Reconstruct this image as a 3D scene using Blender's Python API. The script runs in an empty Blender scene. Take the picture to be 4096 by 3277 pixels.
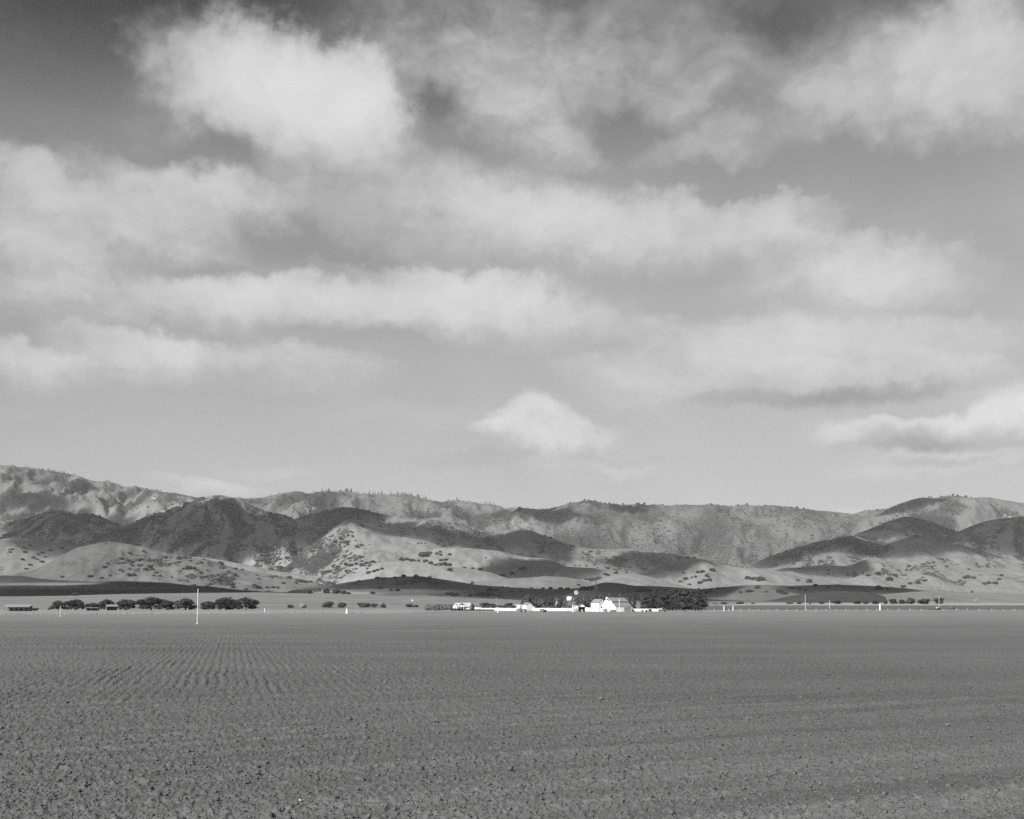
import bpy, bmesh, math, random
import numpy as np
from mathutils import Vector, Matrix

random.seed(7)
RNG = np.random.default_rng(7)
SC = bpy.context.scene
COL = SC.collection
R = math.radians

# ------------------------------------------------------------------ camera
F, CX, Y0, CAMH = 4600.0, 2048.0, 2425.0, 3.0       # focal length / centre / horizon of the 4096 x 3277 photograph, eye height in m
cam_data = bpy.data.cameras.new('camera')
cam = bpy.data.objects.new('camera', cam_data)
COL.objects.link(cam)
cam.location = (0, 0, CAMH)
cam.rotation_euler = (R(90), 0, 0)
cam_data.sensor_width = 36.0
cam_data.lens = 36.0 * F / 4096.0
cam_data.shift_y = (Y0 - 3277 / 2) / 4096.0
cam_data.clip_start = 0.1
cam_data.clip_end = 80000.0
SC.camera = cam

SC.view_settings.view_transform = 'Standard'
SC.view_settings.look = 'None'
SC.view_settings.gamma = 1.0
SC.view_settings.use_curve_mapping = False
SC.view_settings.exposure = 0.85
SC.cycles.use_denoising = False
SC.cycles.max_bounces = 5
SC.cycles.diffuse_bounces = 2
SC.cycles.volume_bounces = 1
SC.cycles.transparent_max_bounces = 16

# ------------------------------------------------------------------ sun
SUN_AZ, SUN_EL = R(-147), R(34)                     # azimuth from the view direction (+Y) clockwise, elevation
SDIR = np.array([math.sin(SUN_AZ) * math.cos(SUN_EL), math.cos(SUN_AZ) * math.cos(SUN_EL), math.sin(SUN_EL)])
sd = bpy.data.lights.new('sun', 'SUN')
sd.energy = 4.6
sd.angle = R(0.53)
sd.color = (1.0, 0.992, 0.984)
sun = bpy.data.objects.new('sun', sd)
COL.objects.link(sun)
sun.rotation_euler = Vector(SDIR).to_track_quat('Z', 'Y').to_euler()

# ------------------------------------------------------------------ node helper
class NT:
    def __init__(s, tree):
        s.t = tree
        s.n = tree.nodes
        s.l = tree.links
    def new(s, typ, **kw):
        nd = s.n.new(typ)
        for k, v in kw.items():
            setattr(nd, k, v)
        return nd
    def put(s, sock, v):
        if v is None:
            return
        if isinstance(v, bpy.types.NodeSocket):
            s.l.new(v, sock)
        else:
            sock.default_value = v
    def math(s, op, a, b=None, c=None, clamp=False):
        nd = s.new('ShaderNodeMath', operation=op, use_clamp=clamp)
        s.put(nd.inputs[0], a); s.put(nd.inputs[1], b); s.put(nd.inputs[2], c)
        return nd.outputs[0]
    def vmath(s, op, a, b=None, scale=None):
        nd = s.new('ShaderNodeVectorMath', operation=op)
        s.put(nd.inputs[0], a); s.put(nd.inputs[1], b)
        if scale is not None:
            s.put(nd.inputs[3], scale)
        return nd.outputs['Value'] if op in ('LENGTH', 'DISTANCE', 'DOT_PRODUCT') else nd.outputs[0]
    def noise(s, vec, scale, detail=4.0, rough=0.55, dist=0.0, out='Fac'):
        nd = s.new('ShaderNodeTexNoise')
        nd.noise_dimensions = '3D'
        s.put(nd.inputs['Vector'], vec)
        nd.inputs['Scale'].default_value = scale
        nd.inputs['Detail'].default_value = detail
        nd.inputs['Roughness'].default_value = rough
        nd.inputs['Distortion'].default_value = dist
        return nd.outputs[out]
    def rng(s, v, a, b, c=0.0, d=1.0, smooth=True):
        nd = s.new('ShaderNodeMapRange')
        nd.interpolation_type = 'SMOOTHSTEP' if smooth else 'LINEAR'
        nd.clamp = True
        s.put(nd.inputs[0], v)
        for i, q in zip((1, 2, 3, 4), (a, b, c, d)):
            s.put(nd.inputs[i], q)
        return nd.outputs[0]
    def xyz(s, x, y, z=0.0):
        nd = s.new('ShaderNodeCombineXYZ')
        s.put(nd.inputs[0], x); s.put(nd.inputs[1], y); s.put(nd.inputs[2], z)
        return nd.outputs[0]
    def sep(s, v):
        nd = s.new('ShaderNodeSeparateXYZ')
        s.put(nd.inputs[0], v)
        return nd.outputs
    def grey(s, v):
        nd = s.new('ShaderNodeCombineColor')
        for i in range(3):
            s.put(nd.inputs[i], v)
        return nd.outputs[0]
    def mixv(s, f, a, b):
        nd = s.new('ShaderNodeMix', data_type='FLOAT', clamp_factor=True)
        s.put(nd.inputs[0], f); s.put(nd.inputs[2], a); s.put(nd.inputs[3], b)
        return nd.outputs[0]

# ------------------------------------------------------------------ world: sky and drifting clouds, seen on black and white film
world = bpy.data.worlds.new('World')
SC.world = world
world.use_nodes = True
world.cycles.sampling_method = 'MANUAL'
world.cycles.sample_map_resolution = 256
W = NT(world.node_tree)
W.n.clear()
w_out = W.new('ShaderNodeOutputWorld')
w_bg = W.new('ShaderNodeBackground')
W.l.new(w_bg.outputs[0], w_out.inputs[0])
w_bg.inputs['Strength'].default_value = 0.1
sky = W.new('ShaderNodeTexSky', sky_type='NISHITA')
sky.sun_disc = False
sky.sun_elevation = SUN_EL
sky.sun_rotation = SUN_AZ
sky.altitude = 50.0
sky.air_density = 1.0
sky.dust_density = 1.2
sky.ozone_density = 1.0
sc_ = W.new('ShaderNodeSeparateColor')
W.l.new(sky.outputs[0], sc_.inputs[0])
# an orange filter in front of panchromatic film: mostly red, a little green
film = W.math('MULTIPLY_ADD', sc_.outputs[0], 0.85, W.math('MULTIPLY', sc_.outputs[1], 0.15))
tc = W.new('ShaderNodeTexCoord')
dirv = tc.outputs['Generated']
dx, dy, dz = W.sep(dirv)
az = W.math('ARCTAN2', dx, dy)
el = W.math('ARCSINE', dz)
pt = W.xyz(az, el, 0.0)

def aer(px, py):
    u, v = (px - CX) / F, (Y0 - py) / F
    return math.atan(u), math.atan(v * math.cos(math.atan(u)))

# wisps and billows: the outlines below are pushed about by two sizes of noise
warpA = W.vmath('SUBTRACT', W.noise(dirv, 14.0, 5.0, 0.55, 0.0, 'Color'), (0.5, 0.5, 0.5))
warpB = W.vmath('SUBTRACT', W.noise(dirv, 55.0, 6.0, 0.62, 0.2, 'Color'), (0.5, 0.5, 0.5))
wsum = W.vmath('ADD', W.vmath('MULTIPLY', warpA, (0.085, 0.06, 0.0)), W.vmath('MULTIPLY', warpB, (0.030, 0.026, 0.0)))
near = W.math('MULTIPLY_ADD', W.math('MAXIMUM', el, 0.0), 1.6, 0.38)          # far, low clouds look smaller and crisper
ptw = W.vmath('ADD', pt, W.vmath('SCALE', wsum, None, near))
# (x, y, half width, half height below, how much sharper above, tilt in degrees, weight) on the 2156 px wide print
CLOUDS = [
 (668,150,165,118,1.2,-10,1.35),(590,188,240,105,.5,-14,.95),(480,165,150,80,.6,-8,.42),(385,145,90,60,0,-20,.2),(765,190,110,100,1.2,-38,.85),(600,262,280,75,.2,0,.26),(500,95,90,34,0,-20,.16),
 (1000,110,300,110,0,-10,.34),(1250,120,300,130,0,8,.26),(1500,150,200,110,0,0,.2),(840,120,120,70,0,0,.16),
 (1920,170,240,130,0.4,-6,.66),(2100,140,200,120,0.3,-6,.42),(1740,215,90,70,0.6,0,.28),(2080,60,200,70,0,0,.3),
 (1110,225,120,70,1.2,-30,.36),(1210,285,80,45,1.0,-20,.28),(1500,292,130,50,1.0,8,.36),(1420,200,120,50,0.6,0,.18),(1580,330,70,40,0,0,.18),
 (70,355,120,55,1.4,-12,.42),(330,360,150,60,1.6,-6,.5),(450,390,150,55,1.2,-12,.44),(230,440,220,65,0.5,-8,.42),(70,470,120,60,0,0,.2),(90,520,120,70,0.8,-15,.34),
 (300,520,260,70,0.3,-8,.34),(620,430,170,60,0.6,0,.28),
 (960,385,260,80,0.9,-8,.5),(1160,430,200,85,1.2,-8,.52),(1010,470,260,70,0,0,.32),(1380,440,170,70,1.6,-6,.56),(1260,500,200,60,0,-8,.3),(1650,430,105,55,2.4,-8,.62),(1560,490,180,60,.6,-8,.36),
 (1860,520,170,60,1.6,-10,.52),(1810,580,170,60,0.6,-4,.52),(1980,560,110,50,0.4,-8,.22),(1700,600,150,45,0,0,.28),
 (540,592,190,62,2.6,4,.86),(930,580,215,72,2.6,-4,.96),(1080,618,180,62,1.4,-14,.62),(740,632,230,60,0.9,0,.62),(260,628,260,55,0.8,4,.42),(1240,660,170,45,0.4,-12,.32),(60,590,160,60,0,0,.22),
 (290,715,135,50,2.6,-6,.72),(75,742,100,46,2.0,-12,.6),(430,742,130,45,1.2,-6,.46),(650,758,140,40,1.4,-6,.44),(230,775,220,40,0,0,.25),(560,800,120,30,.5,0,.2),
 (1600,690,240,60,1.8,-4,.52),(1860,680,240,60,1.6,-6,.5),(1400,800,130,40,1.2,-2,.44),(1660,770,180,40,1.2,-4,.46),(2010,765,150,45,1.4,-14,.46),(1560,740,200,40,0.3,0,.3),(1290,770,130,34,.8,0,.28),(2140,860,90,50,1.6,10,.66),
 (1120,898,112,34,1.6,-3,.75),(1078,872,42,30,.9,0,.8),(1130,858,46,32,.9,0,1.0),(1176,866,40,30,.9,0,.95),(1212,890,40,28,.9,-10,.7),(1034,892,44,20,1.2,8,.7),(1165,930,84,34,.8,-12,.75),(1235,930,70,18,.6,0,.4),(1262,912,52,20,1.0,6,.4),(1200,965,160,30,.4,-4,.22),(1300,985,70,18,0,0,.24),
 (1930,890,190,36,1.8,4,1.1),(2090,868,120,50,1.4,10,1.2),(2140,836,70,46,1.2,14,.9),(1830,898,110,26,1.4,4,.6),(1990,955,160,26,1.6,-4,.5),(1880,985,120,20,.6,0,.3),(1790,895,100,22,1,0,.34),
 (430,1022,110,22,1.6,-6,.42),(1770,1072,90,16,1.6,0,.5),(560,1000,90,18,.5,0,.2),(870,870,220,24,0,0,.1),
]
SHADES = [
 (1615,40,120,52,0,0,.15),(1330,262,70,55,0,0,.2),(1900,360,270,80,0,0,.3),(935,195,95,46,0,0,.38),(640,330,230,28,0,0,.26),
 (1850,830,190,18,0,4,.3),(1560,845,170,12,0,0,.2),(600,505,130,36,0,0,.2),(760,560,90,26,0,0,.22),(420,560,110,20,0,0,.24),(800,700,260,26,0,0,.14),(430,790,160,22,0,0,.2),
 (1530,380,120,40,0,0,.22),(1060,300,60,30,0,0,.2),(1130,955,130,14,0,0,.16),(1970,970,110,10,0,0,.25),(70,920,70,20,0,0,.08),
]
DARKS = [
 (1615,45,110,44,0,0,.6),(1560,30,70,30,0,0,.3),
 (1985,917,190,26,0,-3,.75),(1885,938,130,18,0,0,.4),(1850,832,210,22,0,4,.55),(1640,846,220,18,0,0,.4),(1990,968,120,13,0,0,.4),(1930,345,260,95,0,0,.42),(640,318,260,46,0,0,.2),
 (1560,370,190,60,0,0,.3),(940,200,120,60,0,0,.3),(1330,255,90,80,0,0,.34),(1590,250,110,60,0,0,.3),(610,505,170,44,0,0,.3),(740,555,140,36,0,0,.25),(430,565,150,24,0,0,.25),(470,800,260,36,0,0,.2),(90,650,150,26,0,0,.15),
 (1050,965,200,18,0,0,.2),(1290,975,120,12,0,0,.25),(1450,560,160,40,0,0,.2),(160,490,120,30,0,-25,.25),(2060,540,120,90,0,0,.25),(860,700,300,30,0,0,.12),(1180,690,180,30,0,0,.15),
]
def blob(x, y, rx, ry, k, rot, acc, wgt):
    a, e = aer(x * 1.9, y * 1.9)
    rx, ry, c, s = rx * 1.9 / F * 1.12, ry * 1.9 / F * 1.12, math.cos(R(rot)), math.sin(R(rot))
    src = W.xyz(wx, wy, 1.0 if acc is None else W.math('MULTIPLY_ADD', acc, 1e-7, 1.0))
    u = W.vmath('DOT_PRODUCT', src, (c / rx, s / rx, -(a * c + e * s) / rx))
    v = W.vmath('DOT_PRODUCT', src, (-s / ry, c / ry, -(e * c - a * s) / ry))
    if k > 0:
        v = W.math('MAXIMUM', v, W.math('MULTIPLY', v, math.sqrt(1 + 1.8 * k * k)))
    q = W.math('MULTIPLY_ADD', u, u, W.math('MULTIPLY', v, v))
    m = W.math('MULTIPLY_ADD', q, -0.60, 1.0, clamp=True)
    return W.math('MULTIPLY_ADD', W.math('MULTIPLY', m, m), wgt, 0.0 if acc is None else acc)
wx, wy, wz = W.sep(ptw)
acc = None
for c in CLOUDS:
    soft = 1.45 if c[4] >= 1.2 and c[1] < 860 else 1.0                # flat clouds fade out slowly below
    acc = blob(c[0], c[1], c[2], c[3] * soft, c[4] * soft, c[5], acc, c[6] * 0.80)
for c in SHADES:
    acc = blob(c[0], c[1], c[2], c[3], c[4], c[5], acc, -c[6] * 0.55)
dark = None
for c in DARKS:
    dark = blob(c[0], c[1], c[2], c[3], c[4], c[5], dark, c[6])
# the rest of the cloud deck, seen in perspective on a level sheet: it goes on all round the sky
inv = W.math('DIVIDE', 1.0, W.math('ADD', W.math('MAXIMUM', dz, 0.0), 0.09))
deck = W.xyz(W.math('MULTIPLY', dx, inv), W.math('MULTIPLY', dy, inv), 0.0)
n1 = W.noise(deck, 1.7, 6.0, 0.56, 0.25)
n2 = W.noise(deck, 5.5, 6.0, 0.6, 0.3)
n3 = W.noise(ptw, 30.0, 6.0, 0.6, 0.2)
generic = W.rng(n1, 0.46, 0.78, 0.0, 0.55)
front = W.rng(W.math('ABSOLUTE', az), 0.47, 0.75)            # 1 away from the photographed clouds
up = W.rng(el, 0.48, 0.72)
outside = W.math('MAXIMUM', front, up)
acc = W.math('ADD', acc, W.math('MULTIPLY', generic, W.mixv(outside, 0.10, 1.3)))
tex = W.math('ADD', W.math('MULTIPLY_ADD', n2, 0.45, 0.56), W.math('MULTIPLY_ADD', n3, 0.6, -0.05))
acc = W.math('MULTIPLY', W.math('MAXIMUM', acc, 0.0), tex)
n4 = W.noise(W.vmath('MULTIPLY', dirv, (1.0, 1.0, 1.7)), 26.0, 7.0, 0.63, 0.35)
n5 = W.noise(W.vmath('MULTIPLY', dirv, (1.0, 1.0, 1.5)), 30.0, 2.0, 0.5, 0.4)
billow = W.math('MULTIPLY_ADD', W.math('ABSOLUTE', W.math('SUBTRACT', n5, 0.5)), 2.6, -0.30)                 # rounded heads with creases between
erode = W.math('MULTIPLY', W.math('MULTIPLY_ADD', W.math('SUBTRACT', n4, 0.52), 0.75, W.math('MULTIPLY', billow, 0.30)), W.math('MULTIPLY', W.math('MINIMUM', W.math('MULTIPLY', acc, 2.4), W.math('MULTIPLY_ADD', acc, -0.55, 1.1)), 1.0))
acc = W.math('MAXIMUM', W.math('ADD', acc, erode), 0.0)
alpha = W.math('SUBTRACT', 1.0, W.math('POWER', 2.71828, W.math('MULTIPLY', acc, -1.55)))
CLOUD_V = W.math('MULTIPLY', W.math('MULTIPLY_ADD', n3, 0.2, 0.92), 3.95)
mu = W.vmath('DOT_PRODUCT', dirv, tuple(SDIR))
mu2 = W.math('MULTIPLY', mu, mu)
pol = W.math('DIVIDE', W.math('SUBTRACT', 1.0, mu2), W.math('ADD', 1.0, mu2))      # polarised skylight, strongest at right angles to the sun
pol = W.math('POWER', W.math('MAXIMUM', pol, 0.0), 3.0)
film = W.math('MULTIPLY', film, W.math('MULTIPLY_ADD', pol, -0.45, 1.0))
# the film's shoulder, and the deep tone the filter gives the upper sky
base = W.math('MULTIPLY_ADD', W.math('POWER', 2.71828, W.math('MULTIPLY', film, -1 / 1.85)), -3.05, 3.05)
deep = W.math('MULTIPLY', W.rng(el, 0.335, 0.475), W.math('MULTIPLY_ADD', pol, 0.55, 0.38))
base = W.math('MULTIPLY', base, W.math('SUBTRACT', 1.0, deep))
val = W.mixv(alpha, base, CLOUD_V)
val = W.math('MULTIPLY', val, W.math('MULTIPLY_ADD', W.math('MINIMUM', dark, 1.0), -0.42, 1.0))            # shaded cloud bases and clear gaps
W.l.new(W.grey(val), w_bg.inputs['Color'])

# ------------------------------------------------------------------ numpy gradient noise
_P = np.random.default_rng(11).permutation(512)
_P = np.concatenate([_P, _P, _P])
_GA = np.random.default_rng(12).uniform(0, 2 * np.pi, 512)
_GX, _GY = np.cos(_GA), np.sin(_GA)
def perlin(x, y):
    xi, yi = np.floor(x).astype(np.int64), np.floor(y).astype(np.int64)
    xf, yf = x - xi, y - yi
    u, v = xf * xf * xf * (xf * (xf * 6 - 15) + 10), yf * yf * yf * (yf * (yf * 6 - 15) + 10)
    def g(ix, iy, fx, fy):
        h = _P[_P[ix & 511] + (iy & 511)]
        return _GX[h] * fx + _GY[h] * fy
    a, b = g(xi, yi, xf, yf), g(xi + 1, yi, xf - 1, yf)
    c, d = g(xi, yi + 1, xf, yf - 1), g(xi + 1, yi + 1, xf - 1, yf - 1)
    return ((a + u * (b - a)) + v * ((c + u * (d - c)) - (a + u * (b - a)))) * 1.5
def fbm(x, y, octv=5, gain=0.5, lac=2.03):
    r, a, s = 0.0, 1.0, 0.0
    for i in range(octv):
        r = r + a * perlin(x + 17.3 * i, y - 9.1 * i)
        s += a; a *= gain; x = x * lac; y = y * lac
    return r / s
def ridged(x, y, octv=5, gain=0.5):
    r, a, s = 0.0, 1.0, 0.0
    for i in range(octv):
        r = r + a * (1.0 - 2.0 * np.abs(perlin(x + 31.7 * i, y + 5.3 * i)))
        s += a; a *= gain; x = x * 2.07; y = y * 2.07
    return r / s
def sstep(a, b, x):
    t = np.clip((x - a) / (b - a), 0, 1)
    return t * t * (3 - 2 * t)

# ------------------------------------------------------------------ materials (one grey scale: the photograph is black and white)
def mat(name, build):
    m = bpy.data.materials.new(name)
    m.use_nodes = True
    t = NT(m.node_tree)
    t.n.clear()
    out = t.new('ShaderNodeOutputMaterial')
    p = t.new('ShaderNodeBsdfPrincipled')
    t.l.new(p.outputs[0], out.inputs['Surface'])
    p.inputs['Roughness'].default_value = 0.85
    p.inputs['Specular IOR Level'].default_value = 0.2
    build(t, p)
    return m
def bump(t, p, h, dist, strength=1.0):
    b = t.new('ShaderNodeBump')
    b.inputs['Strength'].default_value = strength
    b.inputs['Distance'].default_value = dist
    t.put(b.inputs['Height'], h)
    t.l.new(b.outputs[0], p.inputs['Normal'])
def pos(t):
    return t.new('ShaderNodeNewGeometry').outputs['Position']
def objc(t):
    return t.new('ShaderNodeTexCoord').outputs['Object']
def attr(t, name):
    return t.new('ShaderNodeAttribute', attribute_name=name).outputs['Fac']
def worn(lo, hi, scale, rough=0.85, spec=0.2, det=5.0, streak=None, bmp=0.0):
    def b(t, p):
        v = objc(t)
        if streak:
            v = t.vmath('MULTIPLY', v, streak)
        n = t.noise(v, scale, det, 0.6)
        t.put(p.inputs['Base Color'], t.grey(t.rng(n, 0.25, 0.75, lo, hi)))
        p.inputs['Roughness'].default_value = rough
        p.inputs['Specular IOR Level'].default_value = spec
        if bmp:
            bump(t, p, n, bmp)
    return b

def hill_mat(t, p):
    P = pos(t)
    scr, tone, rock = attr(t, 'scrub'), attr(t, 'tone'), attr(t, 'rock')
    n1 = t.noise(P, 0.012, 6.0, 0.6)
    n2 = t.noise(P, 0.075, 5.0, 0.65)
    n3 = t.noise(t.vmath('MULTIPLY', P, (1.0, 0.25, 1.0)), 0.03, 5.0, 0.6)
    tone = t.math('MULTIPLY', tone, 0.62)
    grass = t.math('MULTIPLY', tone, t.math('ADD', t.math('MULTIPLY_ADD', n1, 0.5, 0.5), t.math('MULTIPLY_ADD', n3, 0.5, 0.0)))
    shrub = t.math('MULTIPLY_ADD', t.rng(n2, 0.3, 0.75), 0.045, 0.018)
    f = t.rng(t.math('ADD', scr, t.math('MULTIPLY', t.math('SUBTRACT', n2, 0.5), t.rng(t.sep(P)[1], 6500.0, 9000.0, 0.9, 0.5))), 0.43, 0.58)
    c = t.mixv(f, grass, shrub)
    c = t.mixv(t.rng(t.math('ADD', rock, t.math('MULTIPLY', t.math('SUBTRACT', n2, 0.5), 1.3)), 0.5, 0.72), c, 0.5)
    t.put(p.inputs['Base Color'], t.grey(c))
    p.inputs['Roughness'].default_value = 1.0
    p.inputs['Specular IOR Level'].default_value = 0.0
    bump(t, p, t.math('MULTIPLY', n2, t.math('MULTIPLY_ADD', f, 1.0, 0.08)), 5.0)
M_HILL = mat('hillside_grass_and_chaparral', hill_mat)

def pasture_mat(t, p):
    P = pos(t)
    n = t.noise(P, 0.02, 6.0, 0.6)
    n2 = t.noise(t.vmath('MULTIPLY', P, (0.004, 0.05, 1.0)), 1.0, 3.0, 0.6)
    t.put(p.inputs['Base Color'], t.grey(t.math('MULTIPLY_ADD', n2, 0.16, t.math('MULTIPLY_ADD', n, 0.14, 0.06))))
    p.inputs['Roughness'].default_value = 1.0
    p.inputs['Specular IOR Level'].default_value = 0.0
M_PASTURE = mat('dry_pasture', pasture_mat)

def soil_mat(t, p):
    P = pos(t)
    t1 = attr(t, 'tilth')
    n1 = t.noise(P, 0.05, 5.0, 0.6)
    n2 = t.noise(P, 14.0, 5.0, 0.65)
    n3 = t.noise(P, 1.6, 5.0, 0.6)
    n4 = t.noise(t.vmath('MULTIPLY', P, (0.012, 0.11, 1.0)), 1.0, 4.0, 0.6)
    v = t.math('MULTIPLY_ADD', n1, 0.055, 0.079)
    far_ = t.rng(t.vmath('LENGTH', P), 30.0, 420.0, 1.0, 1.62)  # albedo raised with distance, painting in the fewer soil shadows seen far off
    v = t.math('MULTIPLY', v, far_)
    v = t.math('MULTIPLY_ADD', t.math('SUBTRACT', n4, 0.5), 0.06, v)
    v = t.math('MULTIPLY', v, t.math('MULTIPLY_ADD', n3, 0.5, t.math('MULTIPLY_ADD', n2, 0.7, 0.40)))
    v = t.math('MULTIPLY', v, t.math('MULTIPLY_ADD', t1, 0.5, 0.74))
    t.put(p.inputs['Base Color'], t.grey(v))
    p.inputs['Roughness'].default_value = 1.0
    p.inputs['Specular IOR Level'].default_value = 0.0
    bump(t, p, n2, 0.03, 0.8)
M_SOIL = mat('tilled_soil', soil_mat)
M_CLOD = mat('soil_clod', worn(0.072, 0.118, 9.0, 1.0, 0.0, bmp=0.02))
M_PEBBLE = mat('pale_pebble', worn(0.5, 0.7, 9.0, 0.8, 0.1))

def leaf_mat(lo, hi, sc=0.9):
    def b(t, p):
        oi = t.new('ShaderNodeObjectInfo')
        n = t.noise(objc(t), sc, 4.0, 0.6)
        v = t.rng(n, 0.3, 0.72, lo, hi)
        v = t.math('MULTIPLY', v, t.math('MULTIPLY_ADD', oi.outputs['Random'], 0.5, 0.75))
        t.put(p.inputs['Base Color'], t.grey(v))
        p.inputs['Roughness'].default_value = 0.8
        p.inputs['Specular IOR Level'].default_value = 0.15
    return b
M_OAK = mat('oak_foliage', leaf_mat(0.018, 0.065))
M_BUSH = mat('chaparral_foliage', leaf_mat(0.024, 0.07, 0.25))
M_GUM = mat('eucalyptus_foliage', leaf_mat(0.018, 0.075, 0.8))
M_GUM2 = mat('sunlit_eucalyptus_foliage', leaf_mat(0.035, 0.125, 0.8))  # same kind of tree, its sunlit distance put into a paler colour
M_PALE = mat('dry_twig_foliage', leaf_mat(0.13, 0.24, 0.8))
M_REED = mat('cane_foliage', leaf_mat(0.05, 0.17, 1.2))
M_PINE = mat('pine_foliage', leaf_mat(0.02, 0.045, 0.1))
M_BARK = mat('bark', worn(0.05, 0.12, 4.0, 0.95, 0.1, streak=(1, 1, .2), bmp=.02))
M_WHITE = mat('whitewashed_boards', worn(0.66, 0.80, 1.2, 0.7, 0.2, streak=(2, 2, .3)))
M_WALL2 = mat('pale_weathered_boards', worn(0.36, 0.56, 1.5, 0.85, 0.1, streak=(3, 3, .3)))
M_ROOF = mat('weathered_shingles', worn(0.14, 0.24, 2.2, 0.9, 0.1, streak=(1, 1, 3), bmp=.01))
M_ROOF2 = mat('pale_roofing', worn(0.26, 0.38, 1.8, 0.9, 0.1))
M_DARK = mat('dark_interior', worn(0.008, 0.02, 2.0, 0.9, 0.05))
M_WOOD = mat('grey_old_wood', worn(0.07, 0.16, 3.0, 0.9, 0.1, streak=(3, 3, .3), bmp=.01))
M_POLE = mat('creosoted_pole', worn(0.16, 0.28, 3.0, 0.9, 0.1, streak=(4, 4, .2)))
M_STEEL = mat('galvanised_steel', worn(0.40, 0.55, 3.0, 0.6, 0.4))
M_CONC = mat('whitewashed_concrete', worn(0.42, 0.62, 2.0, 0.85, 0.2, streak=(3, 3, .5)))
M_TYRE = mat('black_rubber', worn(0.012, 0.03, 5.0, 0.8, 0.2))
M_PAINT = mat('dull_machine_paint', worn(0.05, 0.12, 2.0, 0.5, 0.4))
M_TIN = mat('pale_sheet_metal', worn(0.45, 0.62, 1.5, 0.5, 0.5))
M_GLASS = mat('dark_window_glass', worn(0.015, 0.03, 1.0, 0.15, 0.5))
M_HAY = mat('baled_hay', worn(0.22, 0.38, 2.5, 1.0, 0.0, bmp=.05))

# ------------------------------------------------------------------ object helpers
def tag(o, label=None, cat=None, group=None, kind=None):
    if label: o['label'] = label
    if cat: o['category'] = cat
    if group: o['group'] = group
    if kind: o['kind'] = kind
    return o
def link_mesh(name, me, parent=None, m=None):
    o = bpy.data.objects.new(name, me)
    COL.objects.link(o)
    if m is not None and len(me.materials) == 0:
        me.materials.append(m)
    if parent is not None:
        o.parent = parent
    return o
def np_mesh(name, verts, faces, smooth=True):
    """faces: array (n, k) with one k"""
    me = bpy.data.meshes.new(name)
    verts = np.asarray(verts, dtype=np.float32); faces = np.asarray(faces, dtype=np.int32)
    n, k = faces.shape
    me.vertices.add(len(verts)); me.vertices.foreach_set('co', verts.ravel())
    me.loops.add(n * k); me.loops.foreach_set('vertex_index', faces.ravel())
    me.polygons.add(n)
    me.polygons.foreach_set('loop_start', np.arange(0, n * k, k, dtype=np.int32))
    me.polygons.foreach_set('loop_total', np.full(n, k, dtype=np.int32))
    me.polygons.foreach_set('use_smooth', np.full(n, smooth))
    me.update(calc_edges=True)
    return me
def fattr(me, name, vals):
    a = me.attributes.new(name, 'FLOAT', 'POINT')
    a.data.foreach_set('value', np.asarray(vals, dtype=np.float32).ravel())
def grid_faces(nr, nc):
    i = (np.arange(nr - 1)[:, None] * nc + np.arange(nc - 1)[None, :]).ravel()
    return np.stack([i, i + 1, i + nc + 1, i + nc], axis=1)
def empty(name, loc, rz=0.0):
    o = bpy.data.objects.new(name, None)
    COL.objects.link(o)
    o.location = loc
    o.rotation_euler = (0, 0, rz)
    o.empty_display_size = 0.5
    return o
def copy_tree(o, parent=None):
    c = o.copy()
    COL.objects.link(c)
    if parent is not None:
        c.parent = parent
    for ch in list(o.children):
        copy_tree(ch, c)
    return c

# ------------------------------------------------------------------ the lie of the land
def D_flat(py):                     # distance of a point of the level plain seen at photograph row py
    return CAMH * F / max(py - Y0, 0.5)
def on_flat(px, py):
    d = D_flat(py)
    return Vector(((px - CX) / F * d, d, 0.0))
def size_at(d):                     # metres per photograph pixel at distance d
    return d / F

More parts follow.
